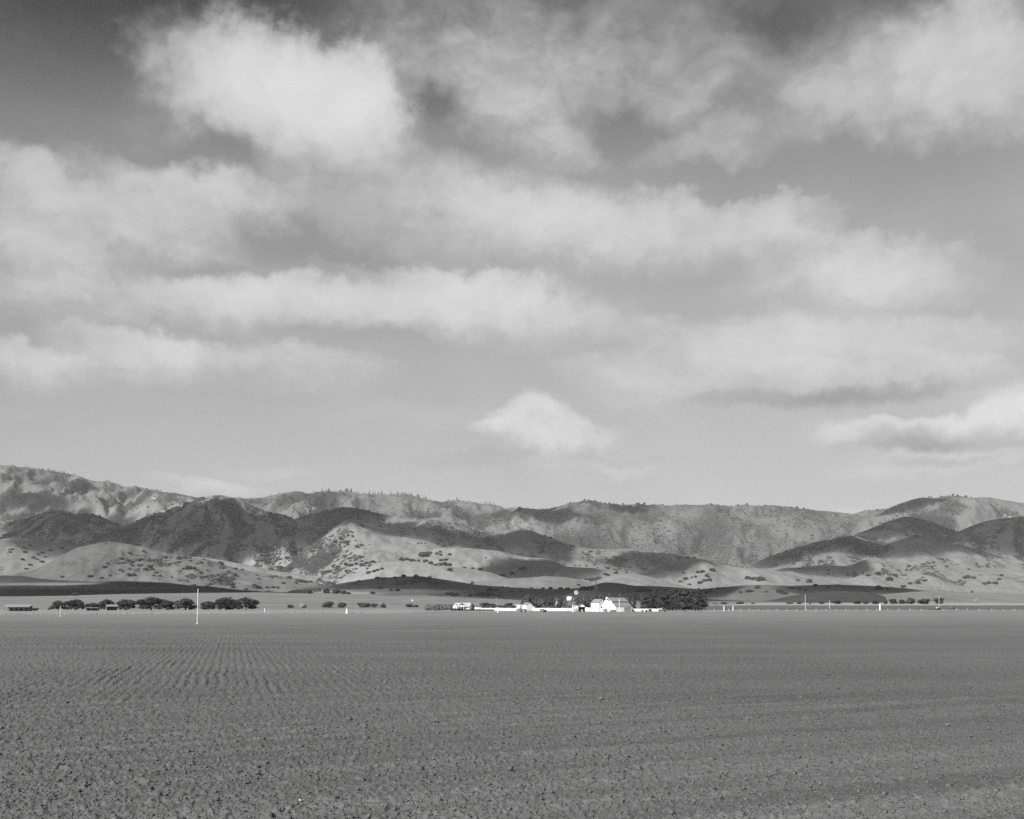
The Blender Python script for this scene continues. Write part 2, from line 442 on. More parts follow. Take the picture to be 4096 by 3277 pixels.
LAYERS = []
class Layer:
    """A hill or range: its crest seen along `poly`, standing Dc metres away, its foot Df metres away, a back slope behind."""
    def __init__(s, name, poly, Dc, Df, step=7, rows=64, relief=0.10, gully=450.0, shape=1.0, scrub=0.3, sscale=600.0, tone=0.24, rock=0.0,
                 jit=1.5, ends=(200, 200), cover=None, back=0.75, label=None):
        poly = sorted(poly)
        px = np.arange(poly[0][0] - ends[0], poly[-1][0] + ends[1] + step, step, dtype=float)
        X, Y = np.array([q[0] for q in poly], float), np.array([q[1] for q in poly], float)
        yc = np.interp(px, X, Y)
        k = 9 if step < 10 else 3                       # soften the corners of the polyline
        ker = np.hanning(k + 2)[1:-1]; ker /= ker.sum()
        yc = np.convolve(np.pad(yc, k // 2, mode='edge'), ker, mode='valid')
        yc = yc + jit * fbm(px / 45.0 + Dc, px * 0 + Dc / 97.0, 4)
        # beyond its ends the hill runs down into the plain
        fl = np.clip((px - (poly[0][0] - ends[0])) / max(ends[0], 1), 0, 1); fr = np.clip((poly[-1][0] + ends[1] - px) / max(ends[1], 1), 0, 1)
        fade = sstep(0, 1, fl) * sstep(0, 1, fr)
        base_y = Y0 + 10
        yc = base_y + (yc - base_y) * fade
        nb = max(6, rows // 4)
        sv = np.concatenate([np.linspace(0, 1, rows), 1 + np.linspace(0.06, 1.0, nb)])
        S, U = np.meshgrid(sv, (px - CX) / F, indexing='ij')
        Dcc = Dc if not callable(Dc) else Dc((px))[None, :]
        D = Df + (Dcc - Df) * np.where(S <= 1, S, 1 + (S - 1) * back)
        g = np.where(S <= 1, (1 - shape) * S + shape * (0.55 * np.sin(np.pi / 2 * np.clip(S, 0, 1)) + 0.45 * (0.5 - 0.5 * np.cos(np.pi * np.clip(S, 0, 1)))), np.cos(np.clip(S - 1, 0, 1) * np.pi / 2))
        zc = CAMH + (Y0 - yc) / F * Dc
        z = g * zc[None, :]
        Xw = U * D
        wx = fbm(Xw / (gully * 2.2) + 3.1, D / (gully * 2.2), 3) * gully * 0.7
        rel = ridged((Xw + wx) / gully + Dc * 0.013, D / (gully * 2.6) + 7.7, 4, 0.48)
        rel2 = fbm(Xw / (gully * 0.35), D / (gully * 0.45), 4)
        env = np.sin(np.pi * np.clip(S, 0, 1) ** 0.8) ** 0.7
        env = np.where(S > 1, 0.3, np.maximum(env, 0.0))
        amp = relief * np.maximum(zc, 0)[None, :]
        z = z + amp * env * (rel * 0.9 + 0.36 * rel2 + 0.16 * ridged(Xw / (gully * 0.22), D / (gully * 0.5), 3))
        ang = (z - CAMH) / D
        cur = ang[:rows + 3].max(axis=0); tgt = (Y0 - yc) / F
        z = z + np.where(S > 0, 1, 0) * ((tgt - cur)[None, :] * D) * sstep(0.0, 1.0, np.clip(S, 0, 1))
        z[0] = -4.0
        z[-1] = -8.0
        s.name, s.px, s.rows, s.yc = name, px, rows, yc
        s.X, s.Y, s.Z, s.S = Xw, D, z, S
        s.py = Y0 - (z - CAMH) / D * F
        s.pxg = np.broadcast_to(px[None, :], s.py.shape)
        hollow = -rel                                     # scrub keeps to the hollows
        sc = scrub + 0.60 * fbm((Xw + 0.5 * wx) / sscale + 5.0, D / sscale * 0.5, 5) + 0.26 * hollow
        tn = np.full(s.py.shape, tone) * (1 + 0.18 * fbm(Xw / 900.0 + 11.0, D / 900.0, 4))
        rk = (rock + 0.95 * fbm(Xw / 260.0 - 4.0, z / 160.0, 4)) if rock > -1 else np.zeros_like(sc) - 1
        if cover is not None:
            sc, tn, rk = cover(s, sc, tn, rk)
        s.scrub, s.tone, s.rock = np.clip(sc, 0, 1), np.clip(tn, 0.01, 0.7), np.clip(rk, 0, 1)
        me = np_mesh(name, np.stack([Xw.ravel(), D.ravel(), z.ravel()], 1), grid_faces(*Xw.shape))
        fattr(me, 'scrub', s.scrub); fattr(me, 'tone', s.tone); fattr(me, 'rock', s.rock)
        s.ob = link_mesh(name, me, None, M_HILL)
        tag(s.ob, label, None, None, 'structure')
        LAYERS.append(s)
    def at(s, px, py):
        """world point where the sight line through (px, py) meets this hill's front, or None"""
        c = (px - s.px[0]) / (s.px[1] - s.px[0])
        if c < 0 or c > len(s.px) - 1.001:
            return None
        i = int(c); f = c - i
        n = s.rows + 2
        col = s.py[:n, i] * (1 - f) + s.py[:n, i + 1] * f
        w = np.nonzero(col <= py)[0]
        if len(w) == 0 or w[0] == 0:
            return None
        j = w[0]
        t = (col[j - 1] - py) / max(col[j - 1] - col[j], 1e-6)
        def q(a):
            r0 = a[j - 1, i] * (1 - f) + a[j - 1, i + 1] * f; r1 = a[j, i] * (1 - f) + a[j, i + 1] * f
            return r0 + (r1 - r0) * t
        return Vector((q(s.X), q(s.Y), q(s.Z))), q(s.scrub)
def hit(px, py):
    """nearest hill seen at a pixel of the photograph"""
    best = None
    for L in LAYERS:
        r = L.at(px, py)
        if r is not None and (best is None or r[0].y < best[0].y):
            best = (r[0], r[1], L)
    if best is None or (py > Y0 + 3 and D_flat(py) < best[0].y):
        return (on_flat(px, max(py, Y0 + 3)), 0.0, None)
    return best
def in_poly(X, Y, poly):
    r = np.zeros(X.shape, bool)
    n = len(poly)
    for i in range(n):
        (x0, y0), (x1, y1) = poly[i], poly[(i + 1) % n]
        c = ((y0 > Y) != (y1 > Y)) & (X < (x1 - x0) * (Y - y0) / ((y1 - y0) if y1 != y0 else 1e-9) + x0)
        r ^= c
    return r
def soft(X, Y, cx, cy, rx, ry):
    return np.clip(1.4 - np.sqrt(((X - cx) / rx) ** 2 + ((Y - cy) / ry) ** 2), 0, 1)

def bands(shear, across=150.0, along=620.0, level=0.37, gain=0.46):
    """belts of scrub that climb the spurs slantwise, with grass between"""
    def f(s, sc, tn, rk):
        k = shear(s) if callable(shear) else shear
        d = s.Y - s.Y[0]
        q = s.X - k * d + 90 * fbm(s.X / 260.0, s.Y / 260.0, 3)
        r = ridged(q / across, d / along + 3.3, 3, 0.45)
        r2 = fbm(s.X / 70.0, s.Y / 70.0, 3)
        top = sstep(0.80, 1.0, s.S) * 0.15
        return level + gain * r - 0.10 + 0.22 * r2 + 0.35 * (sc - 0.45) + top, tn * 1.45, rk
    return f
# ---- the far range on the skyline
def cov_far(s, sc, tn, rk):
    even = sstep(2100, 2500, s.pxg)
    sc = sc * (1 - 0.7 * even) + 0.7 * even * 0.52
    sc = sc + 0.04 * sstep(2100, 1960, s.py) * sstep(1900, 900, s.pxg)
    rk = rk * sstep(2160, 2060, s.py) * sstep(2300, 1500, s.pxg) + 0.22 * (soft(s.pxg, s.py, 610, 1985, 60, 25) + soft(s.pxg, s.py, 1350, 2028, 130, 14) + soft(s.pxg, s.py, 1745, 2035, 30, 22) + soft(s.pxg, s.py, 2190, 2105, 30, 14))
    tn = tn * (1 + 0.5 * (soft(s.pxg, s.py, 2080, 2095, 70, 20) + soft(s.pxg, s.py, 500, 2040, 160, 30)))
    return sc, tn, rk
Layer('far_mountain_range', [(-500,1862),(78,1871),(134,1876),(208,1887),(283,1899),(320,1910),(375,1927),(431,1928),(459,1935),(505,1952),(547,1951),(607,1961),(663,1971),(737,1982),(783,1992),(941,1992),(988,1995),(1042,1992),(1120,1975),(1185,1975),(1241,1975),(1325,1969),(1399,1969),(1464,1980),(1538,1980),(1621,1980),(1672,1992),(1723,2005),(1761,2010),(1807,2001),(1853,2008),(1881,2012),(1928,2019),(1974,2022),(2011,2036),(2085,2034),(2197,2038),(2234,2026),(2280,2015),(2359,2003),(2392,2012),(2429,2018),(2503,2020),(2619,2024),(2688,2024),(2781,2024),(2855,2022),(2932,2027),(3040,2027),(3113,2027),(3221,2036),(3317,2048),(3401,2059),(3461,2047),(3551,2038),(3700,2030),(4600,2030)],
      11000, 7200, step=7, rows=84, relief=0.175, gully=560.0, scrub=0.54, sscale=460.0, tone=0.18, rock=0.02, jit=3.0, cover=cov_far)
Layer('mountain', [(3440,2085),(3509,2063),(3569,2027),(3623,2006),(3678,1993),(3744,1993),(3774,1983),(3822,1983),(3882,1994),(3942,1988),(3978,1994),(4008,2001),(4200,2030),(4700,2070)],
      9300, 7400, step=7, relief=0.16, gully=420.0, scrub=0.52, sscale=300.0, tone=0.19, rock=0.02, jit=2.5, ends=(160, 200))
Layer('mountain', [(3437,2133),(3521,2099),(3575,2078),(3623,2065),(3678,2075),(3738,2090),(3792,2114),(3828,2130),(3870,2148),(3990,2180)],
      8000, 6900, step=7, relief=0.10, gully=480.0, scrub=0.55, sscale=260.0, tone=0.18, rock=-2, ends=(170, 200), cover=bands(-0.45, 130, 600, .46, .42))
Layer('mountain', [(3800,2140),(3834,2127),(3882,2105),(3942,2084),(4014,2072),(4300,2050),(4700,2070)],
      7600, 6700, step=9, relief=0.10, gully=480.0, scrub=0.50, sscale=260.0, tone=0.20, rock=-2, ends=(150, 200), cover=bands(0.4, 130, 600, .46, .42))
# ---- middle hills
Layer('hill', [(-500,2110),(78,2080),(139,2066),(190,2043),(222,2038),(264,2043),(301,2059),(357,2052),(403,2066),(450,2087),(477,2100),(560,2140)],
      6300, 5300, step=7, relief=0.17, gully=330.0, scrub=0.46, sscale=220.0, tone=0.19, rock=-2, ends=(200, 120), cover=bands(0.55))
Layer('hill', [(380,2150),(454,2117),(524,2094),(561,2077),(617,2050),(663,2033),(728,2010),(783,1994),(848,1980),(895,1981),(932,1992),(969,2010),(1010,2027),(1074,2052),(1139,2062),(1176,2080),(1260,2130),(1360,2190)],
      6500, 5200, step=6, rows=76, relief=0.18, gully=360.0, scrub=0.44, sscale=220.0, tone=0.20, rock=-2, ends=(220, 160), cover=bands(lambda s: np.where(s.pxg < 820, 0.62, -0.35)))
def cov_mid(s, sc, tn, rk):
    sc = sc + 0.35 * sstep(2080, 2030, s.py) * sstep(1750, 1500, s.pxg)
    sc2, tn2, rk = bands(-0.4, 130.0, 520.0, 0.42, 0.36)(s, sc, tn, rk)
    return 0.5 * sc + 0.5 * sc2, tn, rk
Layer('hill', [(1000,2120),(1060,2100),(1204,2070),(1297,2045),(1371,2029),(1445,2036),(1492,2050),(1575,2066),(1673,2080),(1720,2072),(1761,2068),(1800,2078),(1835,2089),(1909,2117),(2011,2124),(2067,2121),(2123,2121),(2160,2135),(2197,2149),(2252,2172),(2308,2186),(2364,2193),(2410,2198),(2480,2198),(2549,2193),(2586,2207),(2661,2210),(2716,2217),(2772,2230),(2828,2240),(2900,2256),(2980,2272)],
      7000, 5400, step=7, rows=70, relief=0.13, gully=420.0, scrub=0.44, sscale=240.0, tone=0.24, rock=-2, jit=2.0, cover=cov_mid)
def cov_spur(s, sc, tn, rk):
    right = sstep(-40, 60, s.pxg - (1408 + (s.py - 2080) * 0.15))
    sc = sc * (1 - 0.8 * right) + 0.18 * (1 - right)
    return sc, tn * (1 + 0.18 * right), rk
Layer('hill', [(1130,2250),(1209,2205),(1241,2182),(1297,2140),(1352,2098),(1380,2084),(1408,2075),(1445,2094),(1510,2117),(1603,2140),(1668,2156),(1714,2166),(1761,2186),(1830,2215)],
      5900, 4800, step=6, rows=70, relief=0.12, gully=420.0, scrub=0.47, sscale=150.0, tone=0.26, rock=-2, ends=(200, 200), cover=cov_spur)
def cov_rspur(s, sc, tn, rk):
    sc2, tn2, rk = bands(0.45, 140.0, 560.0, 0.44, 0.36)(s, sc, tn, rk)
    return 0.4 * sc + 0.6 * sc2, tn * (1 + 0.5 * soft(s.pxg, s.py, 3440, 2140, 110, 16)), rk
Layer('hill', [(3004,2256),(3070,2229),(3137,2205),(3209,2181),(3281,2163),(3329,2157),(3365,2142),(3401,2139),(3437,2148),(3485,2169),(3539,2180),(3581,2157),(3642,2142),(3678,2139),(3726,2151),(3786,2175),(3858,2181),(3912,2199),(3966,2217),(4014,2229),(4200,2262)],
      6400, 5300, step=7, relief=0.13, gully=330.0, scrub=0.40, sscale=240.0, tone=0.22, rock=-2, ends=(100, 200), cover=cov_rspur)
Layer('hill', [(3080,2274),(3221,2268),(3299,2259),(3389,2266),(3437,2241),(3479,2229),(3533,2238),(3605,2265),(3690,2235),(3738,2241),(3810,2268),(3882,2271),(4014,2274),(4200,2280),(4700,2270)],
      5200, 4100, step=7, relief=0.13, gully=260.0, scrub=0.37, sscale=150.0, tone=0.26, rock=-2, ends=(100, 200))
# ---- rolling grass hills
Layer('grass_hill', [(-400,2165),(78,2154),(134,2160),(171,2168),(270,2174),(340,2184)], 4900, 4000, step=9, rows=48, relief=0.10, gully=260.0, scrub=0.36, sscale=120.0, tone=0.24, rock=-2, ends=(150, 160))
def cov_round(s, sc, tn, rk):
    sc = sc - 0.25 + 0.25 * sstep(430, 560, s.pxg) * sstep(2190, 2230, s.py)
    return sc, tn * (0.82 + 0.3 * sstep(420, 560, s.pxg)), rk
Layer('grass_hill', [(78,2292),(153,2277),(199,2247),(255,2219),(310,2191),(375,2177),(422,2168),(468,2170),(524,2179),(589,2191),(640,2207),(700,2219),(756,2228),(820,2237),(876,2251),(932,2270),(1011,2288),(1074,2297),(1139,2306),(1195,2316),(1260,2328)],
      4000, 3000, step=6, relief=0.12, gully=200.0, scrub=0.40, sscale=70.0, tone=0.185, rock=-2, ends=(220, 120), cover=cov_round)
def cov_grass(s, sc, tn, rk):
    return sc * 0.35, tn * (1 + 0.16 * fbm(s.X / 120.0, s.Y / 120.0, 4)), rk
Layer('grass_hill', [(700,2240),(760,2226),(860,2236),(1000,2261),(1102,2285),(1240,2304),(1315,2298),(1408,2292),(1500,2303),(1560,2312)], 4500, 3900, step=7, rows=40, relief=0.09, gully=190.0, scrub=0.05, tone=0.30, rock=-2, ends=(120, 160), cover=cov_grass)
def cov_upper(s, sc, tn, rk):
    k = sstep(30, -60, s.pxg - (1400 + (s.py - 2190) * 2.1))
    return sc * 0.35 + 0.42 * k + 0.3 * k * fbm(s.X / 60.0, s.Y / 60.0, 4), tn, rk
Layer('grass_hill', [(1290,2275),(1350,2235),(1400,2200),(1420,2194),(1464,2191),(1557,2205),(1649,2217),(1700,2206),(1761,2191),(1835,2191),(1909,2196),(2000,2205),(2039,2217),(2095,2228),(2160,2233),(2197,2240),(2243,2256),(2271,2268),(2308,2284),(2355,2305)],
      4700, 3800, step=6, relief=0.12, gully=240.0, scrub=0.08, tone=0.29, rock=-2, ends=(130, 120), cover=cov_upper)
Layer('grass_hill', [(2230,2270),(2257,2267),(2299,2269),(2364,2272),(2419,2279),(2457,2286),(2540,2300)], 4400, 3800, step=8, rows=40, relief=0.09, gully=170.0, scrub=0.1, tone=0.29, rock=-2, ends=(80, 120), cover=cov_grass)
Layer('grass_hill', [(1400,2300),(1445,2284),(1510,2251),(1594,2247),(1673,2249),(1742,2258),(1816,2268),(1881,2275),(1928,2284),(1965,2291),(2002,2305),(2060,2322)],
      4000, 3300, step=6, rows=50, relief=0.09, gully=200.0, scrub=0.05, tone=0.30, rock=-2, ends=(160, 100), cover=cov_grass)
Layer('grass_hill', [(2560,2290),(2640,2262),(2720,2246),(2772,2238),(2809,2236),(2836,2244),(2890,2262),(2956,2272),(3040,2275),(3137,2289),(3221,2301),(3293,2310),(3341,2319),(3401,2334),(3480,2348)],
      4300, 3500, step=7, relief=0.13, gully=210.0, scrub=0.25, tone=0.29, rock=-2, ends=(140, 120), cover=cov_grass)
Layer('grass_hill', [(1880,2335),(1946,2323),(2039,2314),(2104,2312),(2169,2306),(2243,2307),(2308,2316),(2364,2330),(2440,2345)], 3500, 2900, step=7, rows=44, relief=0.09, gully=170.0, scrub=0.05, tone=0.26, rock=-2, ends=(160, 120), cover=cov_grass)
Layer('grass_hill', [(2330,2338),(2364,2328),(2419,2310),(2475,2293),(2526,2295),(2577,2302),(2624,2314),(2688,2332),(2753,2349),(2795,2358),(2860,2368)], 3600, 2900, step=6, rows=48, relief=0.10, gully=170.0, scrub=0.05, tone=0.29, rock=-2, ends=(120, 100), cover=cov_grass)
# ---- low ground at the foot of the hills
def cov_dark(s, sc, tn, rk):
    sc = sc + 0.2 * soft(s.pxg, s.py, 1500, 2325, 260, 22)
    patch = soft(s.pxg, s.py, 1560, 2366, 260, 9)
    return sc * (1 - patch), tn * (1 + 1.2 * np.clip(patch * 1.6, 0, 1)), rk
Layer('low_hill', [(1180,2350),(1260,2346),(1343,2335),(1436,2323),(1510,2312),(1603,2307),(1686,2305),(1742,2314),(1835,2328),(1909,2340),(2000,2347),(2132,2355),(2271,2357),(2364,2345),(2410,2330),(2460,2330),(2530,2343),(2620,2345),(2700,2350),(2790,2358),(2890,2349),(2980,2341),(3070,2340),(3173,2343),(3341,2338),(3461,2343),(3581,2350),(3700,2362),(3860,2372)],
      2900, 2200, step=8, rows=46, relief=0.10, gully=160.0, scrub=0.30, sscale=140.0, tone=0.19, rock=-2, ends=(160, 160), cover=cov_dark)
def cov_ploughed(s, sc, tn, rk):
    band = sstep(2384, 2371, s.py)
    streak = soft(s.pxg, s.py, 200, 2338, 260, 7) + 0.5 * soft(s.pxg, s.py, 400, 2352, 300, 6)
    return sc * 0, np.where(s.py < 2400, 0.085 * (1 + 0.25 * fbm(s.X / 300.0, s.Y / 90.0, 4)), tn) + 0.20 * np.clip(streak, 0, 1), rk
Layer('ploughed_slope', [(-500,2300),(78,2303),(153,2314),(245,2322),(385,2328),(459,2323),(570,2326),(663,2330),(756,2342),(848,2346),(923,2356),(988,2363),(1060,2367),(1200,2371)],
      2600, 2000, step=8, rows=44, relief=0.04, gully=220.0, scrub=0.0, tone=0.12, rock=-2, ends=(100, 160), cover=cov_ploughed)
Layer('ploughed_slope', [(3000,2408),(3076,2400),(3173,2382),(3257,2370),(3329,2364),(3401,2366),(3473,2370),(3545,2385),(3640,2402)], 2500, 1900, step=8, rows=36, relief=0.03, gully=220.0, scrub=0.0, tone=0.09, rock=-2, ends=(140, 120), jit=.5, cover=lambda s, sc, tn, rk: (sc * 0, tn, rk))
Layer('stubble_slope', [(3480,2386),(3521,2375),(3640,2368),(3762,2364),(4014,2375),(4200,2380),(4700,2380)], 2700, 1900, step=9, rows=36, relief=0.03, gully=220.0, scrub=0.0, tone=0.26, rock=-2, ends=(160, 200), jit=.5, cover=lambda s, sc, tn, rk: (sc * 0.2, tn, rk))
Layer('stubble_slope', [(2225,2392),(2257,2380),(2300,2370),(2330,2364),(2380,2363),(2420,2369),(2445,2377),(2480,2390)], 1900, 1500, step=7, rows=36, relief=0.03, gully=160.0, scrub=0.0, tone=0.28, rock=-2, ends=(80, 80), jit=.5, cover=lambda s, sc, tn, rk: (sc * 0.2, tn, rk))
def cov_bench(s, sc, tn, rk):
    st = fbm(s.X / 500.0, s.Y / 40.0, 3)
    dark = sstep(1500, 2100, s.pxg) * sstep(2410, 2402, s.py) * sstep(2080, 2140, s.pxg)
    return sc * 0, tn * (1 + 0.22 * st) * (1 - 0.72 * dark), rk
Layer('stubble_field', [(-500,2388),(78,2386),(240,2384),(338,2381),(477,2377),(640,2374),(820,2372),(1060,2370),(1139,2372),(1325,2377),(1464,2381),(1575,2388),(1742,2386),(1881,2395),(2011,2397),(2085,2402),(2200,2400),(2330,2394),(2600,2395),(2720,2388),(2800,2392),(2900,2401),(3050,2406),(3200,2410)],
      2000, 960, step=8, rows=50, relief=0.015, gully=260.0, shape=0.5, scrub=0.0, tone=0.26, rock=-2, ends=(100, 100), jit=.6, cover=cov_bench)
def cov_strip(s, sc, tn, rk):
    return sc * 0, np.where(s.py < 2422, 0.40, 0.17) * (1 + 0.12 * fbm(s.X / 300.0, s.Y / 25.0, 3)), rk
Layer('stubble_field', [(2700,2414),(2790,2413),(3000,2413),(3300,2412),(3700,2411),(4100,2413),(4700,2413)], 1500, 880, step=12, rows=60, relief=0.01, gully=260.0, shape=0.1, scrub=0.0, tone=0.3, rock=-2, ends=(140, 100), jit=.4, back=0.5, cover=cov_strip)

# ------------------------------------------------------------------ level ground and the tilled field
bm = bmesh.new()
bmesh.ops.create_grid(bm, x_segments=24, y_segments=24, size=1.0)
me = bpy.data.meshes.new('ground')
for v in bm.verts:
    v.co = Vector((v.co.x * 32000, v.co.y * 32000 + 4000, -0.15))
bm.to_mesh(me); bm.free()
tag(link_mesh('ground', me, None, M_PASTURE), None, None, None, 'structure')

FAR_X = np.array([-2500, 78, 400, 1000, 1640, 1720, 2000, 2500, 2800, 3400, 4096, 6500], float)
FAR_Y = np.array([2460, 2458, 2457, 2455, 2453, 2444.5, 2448.5, 2448.5, 2446, 2442.5, 2441.5, 2441], float)
ROW_AZ = math.atan((930 - CX) / F)
def field_height(X, Y):
    ca, sa = math.cos(ROW_AZ), math.sin(ROW_AZ)
    across, along = X * ca - Y * sa, X * sa + Y * ca
    r = np.hypot(X, Y)
    wob = 0.19 * fbm(along / 5.5, across / 40.0, 3) + 0.09 * fbm(along / 1.6, across / 1.2, 3)
    ph = (across + wob) / 0.38
    row = np.abs((ph % 1.0) - 0.5) * 2
    row = sstep(0.0, 0.75, row)
    mask = sstep(34, 44, r + 3 * fbm(X / 6, Y / 6, 3)) * sstep(420, 150, r) * (0.35 + 0.65 * sstep(14, -8, across - 0.04 * along)) 
    patchy = 0.5 + 1.1 * fbm(across / 2.2, along / 9.0, 4)
    h = mask * 0.060 * row * np.clip(patchy, 0.0, 1.3)
    # headland: passes of the roller slanting across the view
    t = (X * -0.45 + Y * 0.89)
    u = X * 0.89 + Y * 0.45
    tw = t + 0.5 * fbm(u / 9.0, t / 9.0, 3)
    band = fbm(tw / 0.9, u / 40.0, 4)
    hm = sstep(48, 34, r)
    h = h + hm * 0.030 * band
    lump = fbm(X / 0.30, Y / 0.34, 3)
    fine = fbm(X / 0.095 + 40, Y / 0.11, 3)
    cl = np.clip(fbm(X / 0.16 - 30, Y / 0.2 + 12, 2) - 0.12, 0, 1)
    rough = 0.68 + 0.32 * sstep(-0.35, 0.25, band * hm + 0.2)
    h = h + rough * (0.033 * lump + 0.034 * fine + 0.11 * cl - 0.055 * np.clip(fbm(X / 0.13 + 70, Y / 0.17 - 9, 2) - 0.2, 0, 1))
    h = h + 0.05 * fbm(X / 14.0, Y / 14.0, 3)
    return h, np.clip(0.5 + 0.95 * band * hm + 0.35 * (1 - hm) * (row - 0.5) * mask, 0, 1)
ncol = 940
upx = np.linspace(-420, 4520, ncol)
U = (upx - CX) / F
far = CAMH * F / (np.interp(upx, FAR_X, FAR_Y) - Y0)
rows_px = np.concatenate([np.linspace(1150, 160, 330), np.linspace(157, 40, 84)[1:], np.linspace(39, 0, 26)])
Ynear = CAMH * F / np.maximum(rows_px, 40)
YY = np.zeros((len(rows_px), ncol))
for i, q in enumerate(rows_px):
    YY[i] = CAMH * F / q if q >= 40 else 0
k0 = np.nonzero(rows_px < 40)[0][0]
inv0 = 1.0 / YY[k0 - 1]; nt = len(rows_px) - k0
for j in range(nt):
    YY[k0 + j] = 1.0 / (inv0 + (1.0 / far - inv0) * (j + 1) / nt)
XX = U[None, :] * YY
RNG.uniform(-0.5, 0.5, YY.shape)
H, TILTH = field_height(XX, YY)
H[-1] = -0.14
me = np_mesh('field', np.stack([XX.ravel(), YY.ravel(), H.ravel()], 1), grid_faces(*XX.shape), smooth=True)
fattr(me, 'tilth', TILTH)
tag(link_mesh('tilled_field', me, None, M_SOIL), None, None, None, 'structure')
def ico_lump(seed, sub=1, amp=0.3):
    b = bmesh.new()
    bmesh.ops.create_icosphere(b, subdivisions=sub, radius=1.0)
    rg = np.random.default_rng(seed)
    o = rg.uniform(0, 50, 3)
    V = np.array([v.co for v in b.verts])
    k = 1 + amp * (perlin(V[:, 0] * 1.7 + o[0], V[:, 1] * 1.7 + o[1]) + perlin(V[:, 2] * 1.7 + o[2], V[:, 0] * 1.3 + o[1])) + amp * 0.5 * rg.uniform(-1, 1, len(V))
    V = V * k[:, None]
    Fc = np.array([[v.index for v in f.verts] for f in b.faces])
    b.free()
    return V, Fc
def scatter(name, protos, P, S, yaw, m, smooth=False, zs=None, parent=None):
    """many small lumps in one mesh: P points, S sizes (n,3), yaw (n)"""
    Vs, Fs, off = [], [], 0
    pid = RNG.integers(0, len(protos), len(P))
    for k, (V, Fc) in enumerate(protos):
        idx = np.nonzero(pid == k)[0]
        if len(idx) == 0:
            continue
        c, s_ = np.cos(yaw[idx]), np.sin(yaw[idx])
        L = V[None, :, :] * S[idx][:, None, :]
        x = L[..., 0] * c[:, None] - L[..., 1] * s_[:, None]
        y = L[..., 0] * s_[:, None] + L[..., 1] * c[:, None]
        A = np.stack([x, y, L[..., 2]], -1) + P[idx][:, None, :]
        Vs.append(A.reshape(-1, 3))
        Fs.append((Fc[None] + (np.arange(len(idx)) * len(V))[:, None, None] + off).reshape(-1, Fc.shape[1]))
        off += len(idx) * len(V)
    me = np_mesh(name, np.concatenate(Vs), np.concatenate(Fs), smooth)
    return link_mesh(name, me, parent, m)
NCL = 40000
q = RNG.uniform(0, 1, NCL)
d = 1.0 / (1 / 13.5 + (1 / 62.0 - 1 / 13.5) * q)
px = RNG.uniform(-350, 4450, NCL)
cx_, cy_ = (px - CX) / F * d, d
hh, tl = field_height(cx_, cy_)
keep = RNG.uniform(0, 1, NCL) < np.clip(0.35 + 0.75 * tl, 0, 1)
cx_, cy_, hh, d = cx_[keep], cy_[keep], hh[keep], d[keep]
r = 0.010 + 0.019 * RNG.power(0.35, len(d)) * RNG.uniform(0.4, 1.0, len(d)) + 0.0004 * d
big = RNG.uniform(0, 1, len(d))
r = np.where(big < 0.012, r * 2.3, np.where(big < 0.06, r * 1.6, r))
P = np.stack([cx_, cy_, hh + r * 0.12], 1)
S = np.stack([r * RNG.uniform(.8, 1.35, len(r)), r * RNG.uniform(.8, 1.35, len(r)), r * RNG.uniform(.6, 1.0, len(r))], 1)
tag(scatter('soil_clods', [ico_lump(100 + i, 1, 0.28) for i in range(6)], P, S, RNG.uniform(0, 6.28, len(r)), M_CLOD, smooth=True), 'loose clods of dry soil lying over the tilled field', None, None, 'stuff')

# rank dry weeds along the far edge of the field
nw = 2200
px = RNG.uniform(-150, 4250, nw)
py = np.interp(px, FAR_X, FAR_Y) - RNG.uniform(-0.6, 2.2, nw) ** 1 
d = CAMH * F / np.maximum(py - Y0, 9)
r = RNG.uniform(0.08, 0.30, nw)
P = np.stack([(px - CX) / F * d, d, r * 0.3 - 0.1], 1)
tag(scatter('dry_weeds', [ico_lump(800 + i, 1, 0.5) for i in range(4)], P, np.stack([r * 1.8, r * 1.2, r], 1), RNG.uniform(0, 6.28, nw), mat('dry_weed_stalks', worn(0.13, 0.25, 0.6, 1.0, 0.0))), 'dry weeds along the far edge of the tilled field', None, None, 'stuff')

DESC = ['the far mountain range', 'the far peak above the dark hills', 'the dark peak', 'the dark slope under the far peak',
        'the dark hill above the bushy slope', 'the tallest dark hill', 'the long scrub ridge', 'the spur below the long scrub ridge',
        'the hill below the dark peak', 'the low hills above the pale field strip', 'the bushy slope behind the rounded hill', 'the rounded hill above the ploughed slope',
        'the pale grass strip behind the rounded hill', 'the upper pale grass hill', 'the small grass rise behind the windmill', 'the lower pale grass hill',
        'the grass hill beside the lattice tower', 'the grass swell below the shaded hill', 'the striped grass hill behind the farm', 'the shaded low hill behind the farm',
        'the dark ploughed slope', 'the rounded dark ploughed field', 'the pale stubble slope beyond the tractors', 'the pale mound behind the windmill', 'the pale stubble field', 'the pale field strip']
for L, d_ in zip(LAYERS, DESC):
    L.desc = d_

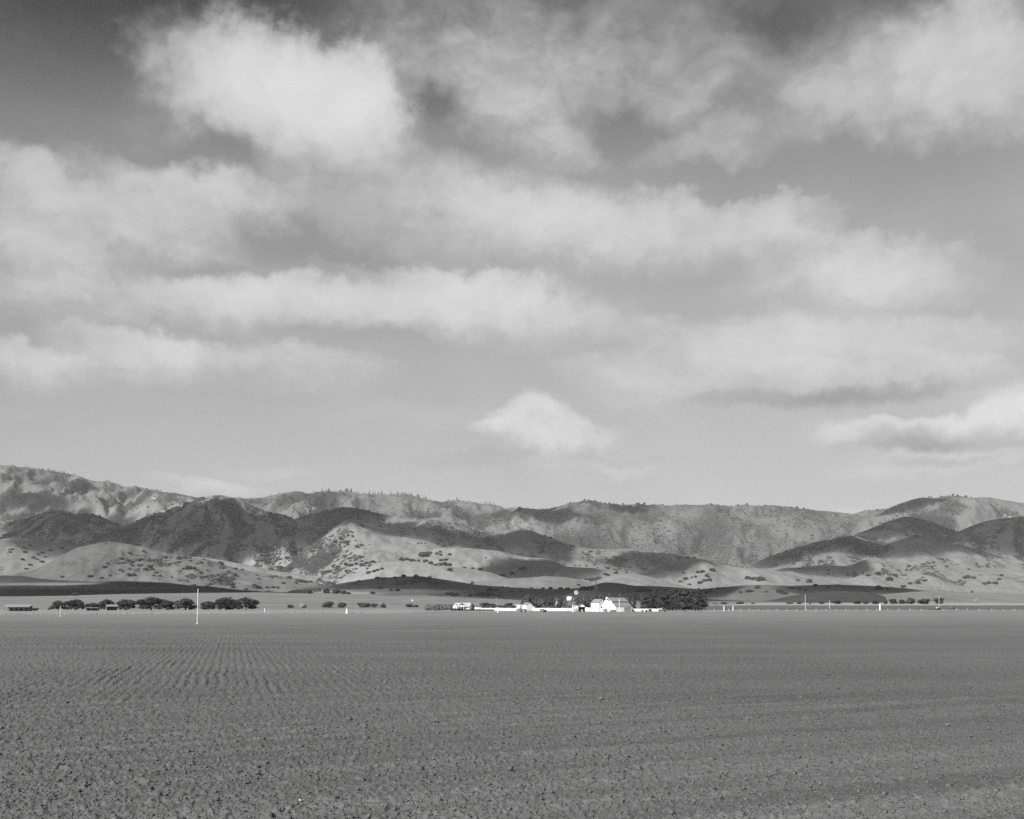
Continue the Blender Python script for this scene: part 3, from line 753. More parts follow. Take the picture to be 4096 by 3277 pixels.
# ------------------------------------------------------------------ drifting clouds overhead: outside the picture, towards the sun; their shadows lie on the hills
SHADOWS = [
 ([(40,2085),(190,2045),(270,2050),(360,2058),(470,2102),(540,2092),(620,2062),(700,2052),(820,2048),(900,2052),(1020,2078),(1090,2110),(1040,2190),(960,2240),(800,2222),(640,2200),(560,2178),(430,2162),(320,2180),(220,2225),(180,2190),(40,2150)], 70),
 ([(30,1985),(120,1990),(170,2012),(60,2022)], 70),
 ([(1150,2085),(1300,2046),(1371,2031),(1450,2036),(1490,2052),(1420,2078),(1330,2105),(1270,2150),(1220,2190),(1130,2130)], 65),
 ([(1445,2096),(1560,2104),(1700,2124),(1840,2150),(1930,2160),(2000,2150),(2120,2125),(2200,2152),(2250,2180),(2240,2235),(2170,2228),(2040,2206),(1900,2190),(1780,2182),(1660,2146),(1520,2130)], 65, 0.7),
 ([(1975,2296),(2010,2262),(2090,2250),(2200,2254),(2260,2270),(2340,2300),(2320,2312),(2200,2306),(2040,2312)], 50),
 ([(1360,2338),(1430,2326),(1510,2314),(1600,2310),(1690,2308),(1850,2332),(2000,2352),(2300,2360),(2400,2338),(2520,2345),(2700,2352),(2840,2362),(2780,2392),(2500,2392),(2000,2388),(1800,2374),(1500,2348)], 60),
 ([(80,2356),(300,2354),(420,2344),(500,2340),(700,2344),(1000,2366),(700,2372),(400,2376),(80,2384)], 55),
 ([(3430,2136),(3520,2102),(3620,2068),(3720,2086),(3800,2116),(3840,2160),(3720,2150),(3640,2142),(3520,2146)], 60),
 ([(3850,2140),(3900,2108),(4000,2078),(4300,2060),(4300,2230),(4000,2210),(3900,2180)], 60),
 ([(3010,2258),(3140,2208),(3280,2168),(3380,2152),(3540,2188),(3480,2222),(3380,2196),(3240,2215),(3100,2268)], 55, .7),
 ([(3600,2162),(3700,2145),(3860,2186),(4010,2232),(3880,2208),(3760,2196),(3640,2222),(3500,2226)], 50, .6),
 ([(2600,2212),(2700,2222),(2785,2240),(2740,2270),(2690,2300),(2600,2310),(2530,2270),(2440,2250),(2500,2226)], 55, 0.55),
 ([(3170,2349),(3340,2342),(3460,2347),(3590,2357),(3540,2366),(3300,2364),(3200,2358)], 50, .8),
 ([(2080,2036),(2200,2042),(2280,2060),(2250,2090),(2160,2072)], 70),
 ([(2460,2026),(2570,2026),(2540,2056)], 60),
 ([(3510,2062),(3680,1997),(3750,2000),(3640,2034)], 60),
 ([(3130,2280),(3300,2264),(3390,2275),(3440,2250),(3430,2305),(3300,2302)], 45, .6),
]
sh = SDIR[:2] / SDIR[2]
cv, cf, coff = [], [], 0
for poly, sig, *st in SHADOWS:
    st = st[0] if st else 1.0
    A = np.array(poly, float)
    x0, x1, y0, y1 = A[:, 0].min(), A[:, 0].max(), A[:, 1].min(), A[:, 1].max()
    xs = np.arange(x0, x1, max(10, (x1 - x0) / 34)); ys = np.arange(y0, y1, max(1.5, (y1 - y0) / 18))
    PX, PY = np.meshgrid(xs, ys)
    ok = in_poly(PX, PY, poly)
    G = []
    for a, b in zip(PX[ok], PY[ok]):
        h = hit(a, b)
        if h[2] is not None:
            G.append((h[0].x - h[0].z * sh[0], h[0].y - h[0].z * sh[1]))
    G = np.array(G)
    lo, hi = G.min(0) - sig * 3, G.max(0) + sig * 3
    cell = max(24.0, (hi - lo).max() / 110)
    nx, ny = [int(q) + 2 for q in (hi - lo) / cell]
    gx, gy = np.meshgrid(lo[0] + np.arange(nx) * cell, lo[1] + np.arange(ny) * cell)
    den = np.zeros(gx.shape)
    for g in G:
        den = np.maximum(den, np.exp(-((gx - g[0]) ** 2 + (gy - g[1]) ** 2) / (2 * sig * sig)))
    den = den + 0.55 * fbm(gx / 190.0, gy / 190.0, 5) - 0.08
    edge = np.minimum.reduce([gx - lo[0], hi[0] - gx, gy - lo[1], hi[1] - gy]) / cell
    T = sstep(0.35, 0.95, den) * np.clip(edge / 2.0, 0, 1)
    alt = max(0.40 * G[:, 1].max() + 150, 1350.0)
    inside = T > 0.001
    idx = -np.ones(T.shape, int)
    quad = inside[:-1, :-1] | inside[1:, :-1] | inside[:-1, 1:] | inside[1:, 1:]
    qi, qj = np.nonzero(quad)
    use = np.zeros(T.shape, bool)
    for di in (0, 1):
        for dj in (0, 1):
            use[qi + di, qj + dj] = True
    ids = np.nonzero(use)
    idx[ids] = np.arange(len(ids[0]))
    lump = 1 + 0.5 * fbm(gx / 110.0 + 9, gy / 110.0, 3)
    top = alt + 190 * T * lump * st; bot = alt - 60 * T * st
    m = len(ids[0])
    bx, by = gx + alt * sh[0], gy + alt * sh[1]
    Vt = np.stack([bx[ids], by[ids], top[ids]], 1); Vb = np.stack([bx[ids], by[ids], bot[ids] - 0.02], 1)
    a, b, c, d_ = idx[qi, qj], idx[qi, qj + 1], idx[qi + 1, qj + 1], idx[qi + 1, qj]
    Ft = np.stack([a, b, c, d_], 1) + coff; Fb = np.stack([d_, c, b, a], 1) + coff + m
    cv += [Vt, Vb]; cf += [Ft, Fb]
    # close the rim
    cnt = {}
    for f in np.stack([a, b, c, d_], 1).tolist():
        for i in range(4):
            e = (f[i], f[(i + 1) % 4])
            cnt[e] = 1
    rim = [e for e in cnt if (e[1], e[0]) not in cnt]
    R_ = np.array([(e[1], e[0], e[0] + m, e[1] + m) for e in rim]) + coff
    cf.append(R_)
    coff += 2 * m
me = np_mesh('clouds', np.concatenate(cv), np.concatenate(cf))
cm = bpy.data.materials.new('cloud_vapour'); cm.use_nodes = True
ct = NT(cm.node_tree); ct.n.clear()
co = ct.new('ShaderNodeOutputMaterial'); pv = ct.new('ShaderNodeVolumePrincipled')
pv.inputs['Color'].default_value = (0.97, 0.97, 0.97, 1); pv.inputs['Density'].default_value = 0.0125; pv.inputs['Anisotropy'].default_value = 0.3
ct.l.new(pv.outputs[0], co.inputs['Volume'])
tag(link_mesh('clouds', me, None, cm), 'drifting fair weather clouds high above the valley', None, None, 'stuff')

# ------------------------------------------------------------------ haze: even, pale air round the whole place
zt = max(L.Z.max() for L in LAYERS) + 60
bm = bmesh.new()
bmesh.ops.create_cube(bm, size=1.0)
for v in bm.verts:
    v.co = Vector((v.co.x * 70000, v.co.y * 70000 + 4000, -9.2 if v.co.z < 0 else zt))
me = bpy.data.meshes.new('haze'); bm.to_mesh(me); bm.free()
hm_ = bpy.data.materials.new('hazy_air'); hm_.use_nodes = True
ht = NT(hm_.node_tree); ht.n.clear()
ho = ht.new('ShaderNodeOutputMaterial'); hv = ht.new('ShaderNodeVolumePrincipled')
hv.inputs['Color'].default_value = (0.9, 0.9, 0.9, 1); hv.inputs['Density'].default_value = 1.6e-5; hv.inputs['Anisotropy'].default_value = 0.0
ht.l.new(hv.outputs[0], ho.inputs['Volume'])
tag(link_mesh('haze', me, None, hm_), 'thin pale haze lying over the valley', None, None, 'stuff')

# ------------------------------------------------------------------ bushes and oaks on the hills
def leafy(seed, lobes, ncards, card, m, core=0.72, name='crown', core_sub=2):
    """lobes: (x, y, z, rx, rz); a crown of leaf sprays over a broken, lumpy core"""
    rg = np.random.default_rng(seed)
    Vs, Fs, off = [], [], 0
    w = np.array([l[3] ** 2 * max(l[4] / l[3], .6) for l in lobes]); w = w / w.sum()
    for k, (x, y, z, rx, rz) in enumerate(lobes):
        V, Fc = ico_lump(seed * 13 + k, core_sub, 0.30)
        V = V * np.array([rx, rx, rz]) * core + np.array([x, y, z])
        Vs.append(V); Fs.append(np.concatenate([Fc, Fc[:, -1:]], 1) + off); off += len(V)
    L = np.array(lobes)[rg.choice(len(lobes), ncards, p=w)]
    d = rg.normal(size=(ncards, 3)); d /= np.linalg.norm(d, axis=1)[:, None]
    d[:, 2] = np.where(d[:, 2] < -0.4, -d[:, 2], d[:, 2])
    r = rg.uniform(0.70, 1.12, ncards)
    C = L[:, :3] + d * np.stack([L[:, 3], L[:, 3], L[:, 4]], 1) * r[:, None]
    nrm = d + rg.normal(size=(ncards, 3)) * 0.55; nrm /= np.linalg.norm(nrm, axis=1)[:, None]
    t = np.cross(nrm, rg.normal(size=(ncards, 3))); t /= np.linalg.norm(t, axis=1)[:, None]
    b = np.cross(nrm, t)
    s = card * rg.uniform(0.55, 1.35, ncards)[:, None]
    bend = nrm * s * 0.35
    Q = np.stack([C - t * s - bend, C - b * s * 0.7, C + t * s - bend * 0.5, C + b * s * 0.8 + bend * .3], 1)
    Vs.append(Q.reshape(-1, 3)); Fs.append(np.arange(ncards * 4).reshape(-1, 4) + off)
    V, Fc = np.concatenate(Vs), np.concatenate(Fs)
    me = bpy.data.meshes.new(name)
    me.from_pydata(V.tolist(), [], [tuple(dict.fromkeys(f)) for f in Fc.tolist()])
    me.materials.append(m)
    return me
def bush_proto(seed, lobes=3):
    rg = np.random.default_rng(seed)
    L = [(0, 0, .42, .66, .46)]
    for k in range(lobes):
        a = rg.uniform(0, 6.28); rr = rg.uniform(.35, .6)
        L.append((math.cos(a) * rr, math.sin(a) * rr, rg.uniform(.25, .45), rg.uniform(.34, .5), rg.uniform(.3, .48)))
    return leafy(seed, L, 240, 0.11, M_BUSH, 0.86, 'hillside_bush')
BUSH = [bush_proto(40 + i, 1 + i % 4) for i in range(6)]
C1 = [(770,965,14),(800,935,8),(890,935,9),(920,890,13),(990,845,9),(1010,920,12),(1000,945,10),(1090,900,12),(1080,950,14),(1110,830,9),(1130,985,13),(1160,960,14),(1180,985,12),(1260,905,9),(1290,880,12),(1300,960,5),(1055,995,5),(985,985,7),(1025,1030,11),(980,1030,14),(910,990,9),(930,1005,9),(820,1040,9),(750,1060,10),(650,1045,14),(410,1050,10),(590,1005,5),(1220,1015,9),(1250,1040,9),(1200,1040,8),(1350,1055,7),(1410,895,11),(1410,925,10),(1460,885,10),(1450,980,9),(1490,975,16),(1540,975,14),(1515,910,10),(1570,935,8),(1610,930,9),(1625,900,7),(1660,995,7),(1600,1015,9),(1520,1035,12),(1530,1060,8),(1480,1045,9),(1770,935,14),(1790,970,14),(1840,1010,10),(1890,1030,13),(1810,1025,8),(1750,1035,9),(1740,1075,7),(1640,1050,12),(1690,1110,10),(1860,1115,15),(1880,1135,15),(1990,1160,10),(2080,1135,17),(1900,980,9),(1960,990,7),
      (520,1203,15),(1180,1185,11),(1130,1190,8),(80,800,10),(130,780,9),(200,855,8),(240,840,9),(310,820,9),(90,835,10),(160,885,9),(100,980,9),(130,945,10),(190,900,8),(230,920,9),(400,800,10),(260,880,8),(60,900,9),(1040,770,12),(785,762,6)]
C2 = [(960,605,11),(1310,900,13),(1350,895,13),(1400,905,14),(1450,910,8),(1500,860,22),(1540,845,16),(1610,850,9),(1640,835,8),(1640,860,8),(1720,857,10),(1650,905,12),(1690,900,10),(1520,910,14),(1560,930,14),(1600,945,12),(1640,945,13),(1680,940,14),(1720,945,12),(1850,970,9),(1920,975,9),(1985,985,10),(1720,990,14),(1920,1105,9),(2035,885,5),(910,735,6),(840,750,13),(845,770,9),(1030,775,5),(990,848,4),(960,775,9),(920,785,10),(1450,765,6),(1480,760,6),(1510,760,5),(1060,920,10),(1010,930,12),(960,945,12),(920,940,11),(870,950,14),(830,940,13),(1015,980,8),(1100,990,10),(1140,980,9),(1070,1000,12),(1030,1010,14),(760,970,15),(720,955,10),(690,1000,12),(640,1020,15),(820,870,12),(720,850,12),(200,940,9),(260,970,14),(180,980,11),(110,900,10),(370,760,12),(430,820,14),(320,885,12),(350,980,14),(660,770,9),(600,800,10),(550,830,12),(780,720,10),(740,745,11),(710,780,9),(850,690,9),(880,665,7),
      (340,1055,14),(290,1105,10),(240,1145,9),(40,1130,14),(90,1140,11),(150,1140,12),(200,1140,10),(680,1105,15),(720,1110,12),(940,1085,8),(1100,1060,12),(1160,1060,9),(1250,1055,8),(1325,1045,13),(1550,1050,8),(1470,1080,10),(1120,1145,11),(1060,1190,11),(1220,1165,9),(1270,1165,11),(1740,1200,17),(1780,1200,12),(1700,1195,9),(2070,1165,15),(2120,1165,10),(1980,1200,18),(1900,1210,14),(2040,1210,14),(500,1180,20),(580,1165,18),(660,1175,20),(740,1180,20),(810,1185,16),(850,1190,12),(420,1085,13),(470,1090,13),(520,1090,12)]
C3 = [(240,1035,15),(320,1025,15),(400,980,14),(425,975,12),(50,985,9),(90,885,5),(1120,1025,11),(1150,1035,11),(1215,1015,12),(1060,1065,14),(1010,1075,17),(960,1070,12),(890,1120,7),(130,1160,14),(185,1165,10),(320,1175,9),(395,1180,7),(60,1195,18),(130,1200,18),(190,1215,15),(30,1210,14),(240,1140,7),(280,1140,7),(485,1145,8),(590,1150,9),(650,1150,11),(740,1150,12),(800,1152,14),(940,1150,14),(975,1150,15),(1010,1150,12),(1440,1165,19),(1490,1167,15),(1400,1170,10),(1330,1168,7),(1595,1165,9),
      (2040,990,15),(2000,1040,14),(1960,1005,12),(1920,1010,10),(1820,1065,13),(1770,1090,10),(1800,1015,7),(1900,1050,8),(1870,1055,6),(1940,1100,12),(1980,1080,12),(2020,1075,12),(1850,1115,10),(650,712,10),(600,755,9),(840,785,12),(1000,830,10),(1890,885,10),(1830,885,10),(1760,885,12),(1130,970,8),(1030,950,6),(960,955,6),(900,955,6),(770,940,6),(860,955,6)]
C4 = [(360,820,14),(400,825,16),(320,815,12),(650,835,8),(730,840,14),(770,865,10),(850,878,7),(155,885,8),(120,890,9),(30,905,17),(70,905,15),(270,915,8),(330,905,14),(380,880,13),(440,910,8),(530,910,16),(560,918,13),(610,885,12),(660,890,9),(700,897,9),(1190,885,15),(1245,885,9),(1300,800,12),(1350,875,12),(1260,825,14),(1180,790,12),(1210,785,10),(1120,800,11),(1500,835,9),(1450,850,10),(1400,855,9),(1610,828,5),(1790,760,6),(1865,798,5),(1910,740,7),(1780,810,12),(1820,815,12),(1760,815,9),(1990,825,9),(2005,800,9),(1960,850,11),(1920,850,12),(1890,855,10),(1375,765,7),(1390,740,9),(1640,742,7),(1550,715,6),(1810,912,6)]
SPOTS = [(60 + .4638 * x, 1820 + .4638 * y, r) for x, y, r in C1] + [(1000 + .4638 * x, 1820 + .4638 * y, r) for x, y, r in C2] + [(1900 + .4638 * x, 1820 + .4638 * y, r) for x, y, r in C3] + [(2800 + .6011 * x, 1820 + .6011 * y, r * 1.15) for x, y, r in C4]
BUSHES = {}
nb = 0
for px_, py_, r_ in SPOTS:
    if nb >= 296:
        break
    P_, sc_v, L = hit(px_, py_ + r_ * 0.35)
    if L is None:
        continue
    rad = r_ * P_.y / F * 1.15
    o = link_mesh('hillside_bush', BUSH[nb % 6])
    o.location = P_ - Vector((0, 0, 0.15 * rad))
    o.rotation_euler = (0, 0, random.uniform(0, 6.28))
    o.scale = (rad * random.uniform(.92, 1.15), rad * random.uniform(.85, 1.1), rad * random.uniform(.8, 1.1))
    size = 'broad' if r_ >= 12 else 'middling' if r_ >= 9 else 'small'
    yc_ = np.interp(px_, L.px, L.yc)
    wy_ = 'crest' if py_ - yc_ < 14 else 'upper slope' if py_ - yc_ < 45 else 'lower slope'
    BUSHES.setdefault((size, wy_, L.desc), []).append((px_, o))
    nb += 1
ORD = 'first second third fourth fifth sixth seventh eighth ninth tenth eleventh twelfth thirteenth fourteenth fifteenth sixteenth seventeenth eighteenth nineteenth twentieth'.split()
ORD += ['twenty-' + q for q in ORD[:9]] + ['thirtieth'] + ['thirty-' + q for q in ORD[:9]] + ['fortieth'] + ['forty-' + q for q in ORD[:9]]
for (size, wy_, de), lst in BUSHES.items():
    lst.sort(key=lambda q: q[0])
    for k, (_, o) in enumerate(lst):
        lab = '%s %s bush from left, %s of %s' % (ORD[k], size, wy_, de.replace('the ', '', 1) if len(de.split()) > 7 else de) if len(lst) > 1 else 'only %s bush on the %s of %s' % (size, wy_, de)
        tag(o, lab, 'bush', '%s bushes on the %s of %s' % (size, wy_, de))
# the chaparral that runs together over the steeper slopes
pts, rads = [], []
tries = 0
while len(pts) < 6500 and tries < 26000:
    tries += 1
    px_, py_ = random.uniform(-120, 4216), random.uniform(1985, 2345)
    P_, scv, L = hit(px_, py_)
    if L is None or scv < 0.36 or random.random() > (scv - 0.25) * 2.0:
        continue
    if P_.y > 7200 and random.random() < 0.6:
        continue
    pts.append((P_.x, P_.y, P_.z)); rads.append(random.uniform(2.2, 5.5) * (1 + P_.y / 12000))
pts, rads = np.array(pts), np.array(rads)
tag(scatter('chaparral', [ico_lump(300 + i, 2, 0.35) for i in range(5)], pts, np.stack([rads * 1.25, rads * 1.1, rads * .8], 1), RNG.uniform(0, 6.28, len(rads)), M_BUSH, True), 'dense dark scrub covering the steeper slopes', None, None, 'stuff')

# ------------------------------------------------------------------ small mesh builder
class MB:
    def __init__(s):
        s.v, s.f = [], []
    def add(s, vs, fs):
        o = len(s.v)
        s.v += [tuple(q) for q in vs]
        s.f += [tuple(i + o for i in f) for f in fs]
        return s
    def box(s, x0, x1, y0, y1, z0, z1):
        return s.add([(x0, y0, z0), (x1, y0, z0), (x1, y1, z0), (x0, y1, z0), (x0, y0, z1), (x1, y0, z1), (x1, y1, z1), (x0, y1, z1)],
                     [(0, 3, 2, 1), (4, 5, 6, 7), (0, 1, 5, 4), (1, 2, 6, 5), (2, 3, 7, 6), (3, 0, 4, 7)])
    def prism(s, poly, a0, a1, axis='y'):
        """poly in (x, z), counter-clockwise seen from -y, swept from a0 to a1 along y (or poly in (y, z) swept along x)"""
        n = len(poly)
        if axis == 'y':
            A = [(p[0], a0, p[1]) for p in poly]; B = [(p[0], a1, p[1]) for p in poly]
        else:
            A = [(a0, p[0], p[1]) for p in poly]; B = [(a1, p[0], p[1]) for p in poly]
        fs = [tuple(range(n)), tuple(range(2 * n - 1, n - 1, -1))] + [(i, i + n, (i + 1) % n + n, (i + 1) % n) for i in range(n)]
        return s.add(A + B, fs)
    def tube(s, p0, p1, r0, r1=None, n=8):
        r1 = r0 if r1 is None else r1
        p0, p1 = Vector(p0), Vector(p1)
        d = (p1 - p0).normalized()
        u = d.orthogonal().normalized(); w = d.cross(u)
        vs = []
        for p, r in ((p0, r0), (p1, r1)):
            for i in range(n):
                a = 2 * math.pi * i / n
                vs.append(p + u * (r * math.cos(a)) + w * (r * math.sin(a)))
        return s.add(vs, [(i, (i + 1) % n, n + (i + 1) % n, n + i) for i in range(n)] + [tuple(range(n - 1, -1, -1)), tuple(range(n, 2 * n))])
    def lathe(s, prof, n=16, c=(0, 0, 0)):
        vs = [(c[0] + r * math.cos(2 * math.pi * i / n), c[1] + r * math.sin(2 * math.pi * i / n), c[2] + z) for r, z in prof for i in range(n)]
        fs = [(k * n + i, k * n + (i + 1) % n, (k + 1) * n + (i + 1) % n, (k + 1) * n + i) for k in range(len(prof) - 1) for i in range(n)]
        fs += [tuple(range(n - 1, -1, -1)), tuple(range((len(prof) - 1) * n, len(prof) * n))]
        return s.add(vs, fs)
    def mesh(s, name, m, smooth=False):
        me = bpy.data.meshes.new(name)
        me.from_pydata(s.v, [], s.f)
        b = bmesh.new(); b.from_mesh(me)
        bmesh.ops.recalc_face_normals(b, faces=b.faces)
        b.to_mesh(me); b.free()
        if smooth:
            me.polygons.foreach_set('use_smooth', np.full(len(me.polygons), True))
        me.materials.append(m)
        return me
    def build(s, name, m, parent=None, smooth=False):
        return link_mesh(name, s.mesh(name, m, smooth), parent)

COUNT = {}
def ordl(k):
    COUNT[k] = COUNT.get(k, -1) + 1
    return ORD[COUNT[k]]
def place(px, py):
    return hit(px, py)[0]

# ------------------------------------------------------------------ trees
def trunk_mesh(seed, h, r, limbs, m=None):
    rg = random.Random(seed)
    b = MB()
    b.tube((0, 0, -0.3 * h), (rg.uniform(-.02, .02), 0, h * 0.55), r, r * 0.75, 9)
    for k in range(limbs):
        a = rg.uniform(0, 6.28)
        b.tube((0, 0, h * rg.uniform(0.3, 0.5)), (math.cos(a) * h * 0.6, math.sin(a) * h * 0.6, h * rg.uniform(0.9, 1.2)), r * 0.55, r * 0.25, 7)
    return b.mesh('trunk', m or M_BARK)
def oak_proto(seed):
    rg = np.random.default_rng(seed)
    lobes = [(0, 0, 0.58, 0.34, 0.36)]
    for k in range(9):
        a = rg.uniform(0, 6.28); rr = rg.uniform(0.25, 0.5)
        lobes.append((math.cos(a) * rr, math.sin(a) * rr * 0.8, 0.74 - 0.5 * rr + rg.uniform(-.1, .1), rg.uniform(.17, .25), rg.uniform(.17, .26)))
    for k in range(7):
        a = k * 0.9 + rg.uniform(-.3, .3); rr = rg.uniform(0.3, 0.52)
        lobes.append((math.cos(a) * rr, math.sin(a) * rr * 0.8, rg.uniform(.16, .32), rg.uniform(.15, .21), rg.uniform(.14, .22)))
    return leafy(seed, lobes, 1200, 0.045, M_OAK), trunk_mesh(seed, 0.36, 0.05, 4)
def gum_proto(seed, slim=1.0, m=None):
    rg = np.random.default_rng(seed)
    lobes = []
    for k in range(8):
        z = 0.13 + 0.75 * k / 7
        w = (0.16 - 0.11 * max(0, (z - 0.55)) / 0.45) * slim
        lobes.append((rg.uniform(-.09, .09) * slim, rg.uniform(-.09, .09) * slim, z, w * rg.uniform(.8, 1.2), 0.11 * rg.uniform(.8, 1.3)))
    for k in range(3):
        lobes.append((rg.uniform(-.1, .1), rg.uniform(-.1, .1), rg.uniform(.8, .97), 0.035, 0.075))
    return leafy(seed, lobes, 620, 0.036, m or M_GUM, core=0.66), trunk_mesh(seed, 0.36, 0.022, 3)
def bush2_proto(seed, m, ragged=0.045, n=420):
    rg = np.random.default_rng(seed)
    lobes = [(0, 0, 0.42, 0.34, 0.42), (.2, .1, .18, .26, .2), (-.22, -.1, .18, .26, .2), (0, -.2, .16, .26, .2)]
    for k in range(5):
        a = rg.uniform(0, 6.28); rr = rg.uniform(0.2, 0.42)
        lobes.append((math.cos(a) * rr, math.sin(a) * rr, rg.uniform(.28, .6), rg.uniform(.18, .28), rg.uniform(.2, .32)))
    return leafy(seed, lobes, n, ragged, m), trunk_mesh(seed, 0.25, 0.04, 3)
def tree(name, protos, k, p, h, w, label, cat, group, rz=None, wunit=1.0):
    t = empty(name, p, random.uniform(0, 6.28) if rz is None else rz)
    cr, tr = protos[k % len(protos)]
    a = link_mesh('crown', cr, t); b = link_mesh('trunk', tr, t)
    for o in (a, b):
        o.scale = (w / wunit, w / wunit, h)
    return tag(t, label, cat, group)
OAKS = [oak_proto(500 + i) for i in range(5)]
GUMS = [gum_proto(520 + i, 1.0 + 0.25 * (i % 3)) for i in range(5)]
GUMS2 = [gum_proto(570 + i, 0.9 + 0.2 * (i % 3), M_GUM2) for i in range(5)]
BUSH2 = [bush2_proto(540 + i, M_OAK) for i in range(4)]
PALEB = [bush2_proto(550 + i, M_PALE, 0.05, 260) for i in range(2)]

ROW = [(233,2402,64,'oak left of the row, behind the short white pole'),(300,2397,84,'broad oak beside the short white pole'),(372,2411,58,'low oak over the pale roofed shelter'),(426,2397,56,'leaning oak left of the open fronted shed'),(500,2396,90,'oak right of the open fronted shed'),
       (604,2387,108,'tallest domed oak in the middle of the long row'),(668,2402,66,'small oak squeezed between two bigger oaks left of the tall white pole'),(742,2391,92,'oak just left of the tall white pole'),(832,2405,74,'low oak just right of the tall white pole'),(905,2388,100,'big oak second from the right end of the row'),(985,2389,92,'big rounded oak ending the row on the right')]
for i, (cx, top, w, lab) in enumerate(ROW):
    p = place(cx, 2440)
    s = size_at(p.y)
    tree('oak_tree', OAKS, i, p, (2441 - top) * s / 0.98, w * s * 1.2, 'dark ' + lab, 'tree', 'oaks in the long row beyond the tilled field', wunit=1.35)
MIDB = [(1161,2416,34,2433,0,'small dark bush alone right of the oak row'),(1212,2408,36,2433,1,'pale dry bush right of the lone dark bush'),(1308,2401,58,2431,0,'dark bush with a raised top above the white standpipe'),(1364,2405,48,2431,0,'dark rounded bush just left above the white standpipe'),
        (1458,2406,62,2430,0,'wide dark domed bush right of the white standpipe'),(1497,2412,36,2430,0,'low dark bush on the flank of the domed bush'),(1530,2406,42,2431,1,'pale dry bush beside the thin white mast'),(1640,2413,44,2429,0,'dark bush under the small windmill'),(1664,2418,28,2429,0,'low bush right of the small windmill'),
        (138,2431,34,2443,0,'dark bush at the end of the long low shed'),(194,2434,13,2441,0,'tiny round bush left of the oak row'),(1889,2411,24,2439,0,'dark upright tree right of the bungalow'),(1945,2407,86,2432,0,'grey green mound of shrub behind the white fence'),(2032,2409,38,2432,0,'spiky dark shrub behind the white fence'),
        (2602,2434,22,2446,0,'dark bush between the flat wagon and the trees'),(3905,2392,22,2409,1,'thin pale bush on the stubble slope beyond the tractors')]
for i, (cx, top, w, by, pale, lab) in enumerate(MIDB):
    p = place(cx, by); s = size_at(p.y)
    tree('bush', PALEB if pale else BUSH2, i, p, (by - top) * s / 0.95, w * s / 1.0, lab, 'bush', None, wunit=1.15)
HED = [(2860,2408,24),(2898,2404,34),(2958,2402,40),(3010,2406,24),(3160,2404,34),(3196,2404,28),(3240,2407,14),(3288,2400,30),(3350,2394,50),(3428,2396,38),(3466,2397,36),(3502,2394,34),(3541,2397,18),(3576,2388,42),(3608,2391,36),(3640,2381,48),(3694,2386,58),(3757,2383,50)]
for i, (cx, top, w) in enumerate(HED):
    p = place(cx, 2416.5); s = size_at(p.y)
    where = 'left of the bare mast' if cx < 3220 else 'between the two masts' if cx < 3330 else 'left of the tall white standpipe' if cx < 3510 else 'right of the tall white standpipe' if cx < 3600 else 'above the tractors'
    tree('bush', BUSH2, i, p, (2413 - top) * s, w * s, ordl(where + 'b') + ' dark bush from left along the pale field strip ' + where, 'bush', 'dark bushes along the pale field strip ' + where, wunit=1.15)
GUM_BACK = [(2092,2390),(2105,2381),(2118,2377),(2131,2383),(2146,2388),(2163,2391),(2181,2388),(2199,2385),(2214,2381),(2234,2377),(2249,2383),(2263,2391),(2310,2388),(2324,2384),(2341,2374),(2353,2381),(2371,2386),(2388,2380),(2403,2377),(2420,2375),(2438,2374),(2456,2381),(2481,2376),(2505,2373),(2520,2375),(2535,2372)]
for i, (cx, top) in enumerate(GUM_BACK):
    p = on_flat(cx, 2440.5 + random.uniform(-.6, .6)); s = size_at(p.y)
    where = 'behind the long white building' if cx < 2275 else 'behind the open gabled shed' if cx < 2350 else 'behind the granary' if cx < 2410 else 'behind the big barn'
    hh = (2440 - top) * s
    tree('eucalyptus_tree', GUMS2, i, p, hh, 20 * s * random.uniform(1.7, 2.5), ordl(where) + ' slender eucalyptus from left in the windbreak ' + where, 'tree', 'eucalyptus windbreak ' + where, wunit=0.78)
p = on_flat(2570, 2441); s = size_at(p.y)
tree('eucalyptus_tree', GUMS2, 1, p, 67 * s, 24 * s * 2.2, 'single upright eucalyptus standing clear between barn and clump', 'tree', None, wunit=0.72)
GUM_R = [(2592,2386,2441),(2606,2375,2441),(2620,2369,2441),(2636,2377,2442),(2651,2372,2443),(2663,2366,2444),(2676,2363,2443),(2691,2368,2444),(2705,2364,2445),(2721,2367,2443),(2735,2370,2445),(2750,2365,2444),(2766,2363,2444),(2781,2369,2445),(2794,2363,2444),(2804,2368,2444)]
for i, (cx, top, by) in enumerate(GUM_R):
    p = on_flat(cx, by); s = size_at(p.y)
    where = 'at the thin left end of the clump' if cx < 2645 else 'in the middle of the dense clump' if cx < 2740 else 'at the right end of the dense clump'
    tree('eucalyptus_tree', GUMS, i + 2, p, (by - top) * s * 1.1, (21 if cx < 2645 else 30) * s * 2.3, ordl(where) + ' tall eucalyptus from left ' + where, 'tree', 'eucalyptus trees ' + where, wunit=0.72)

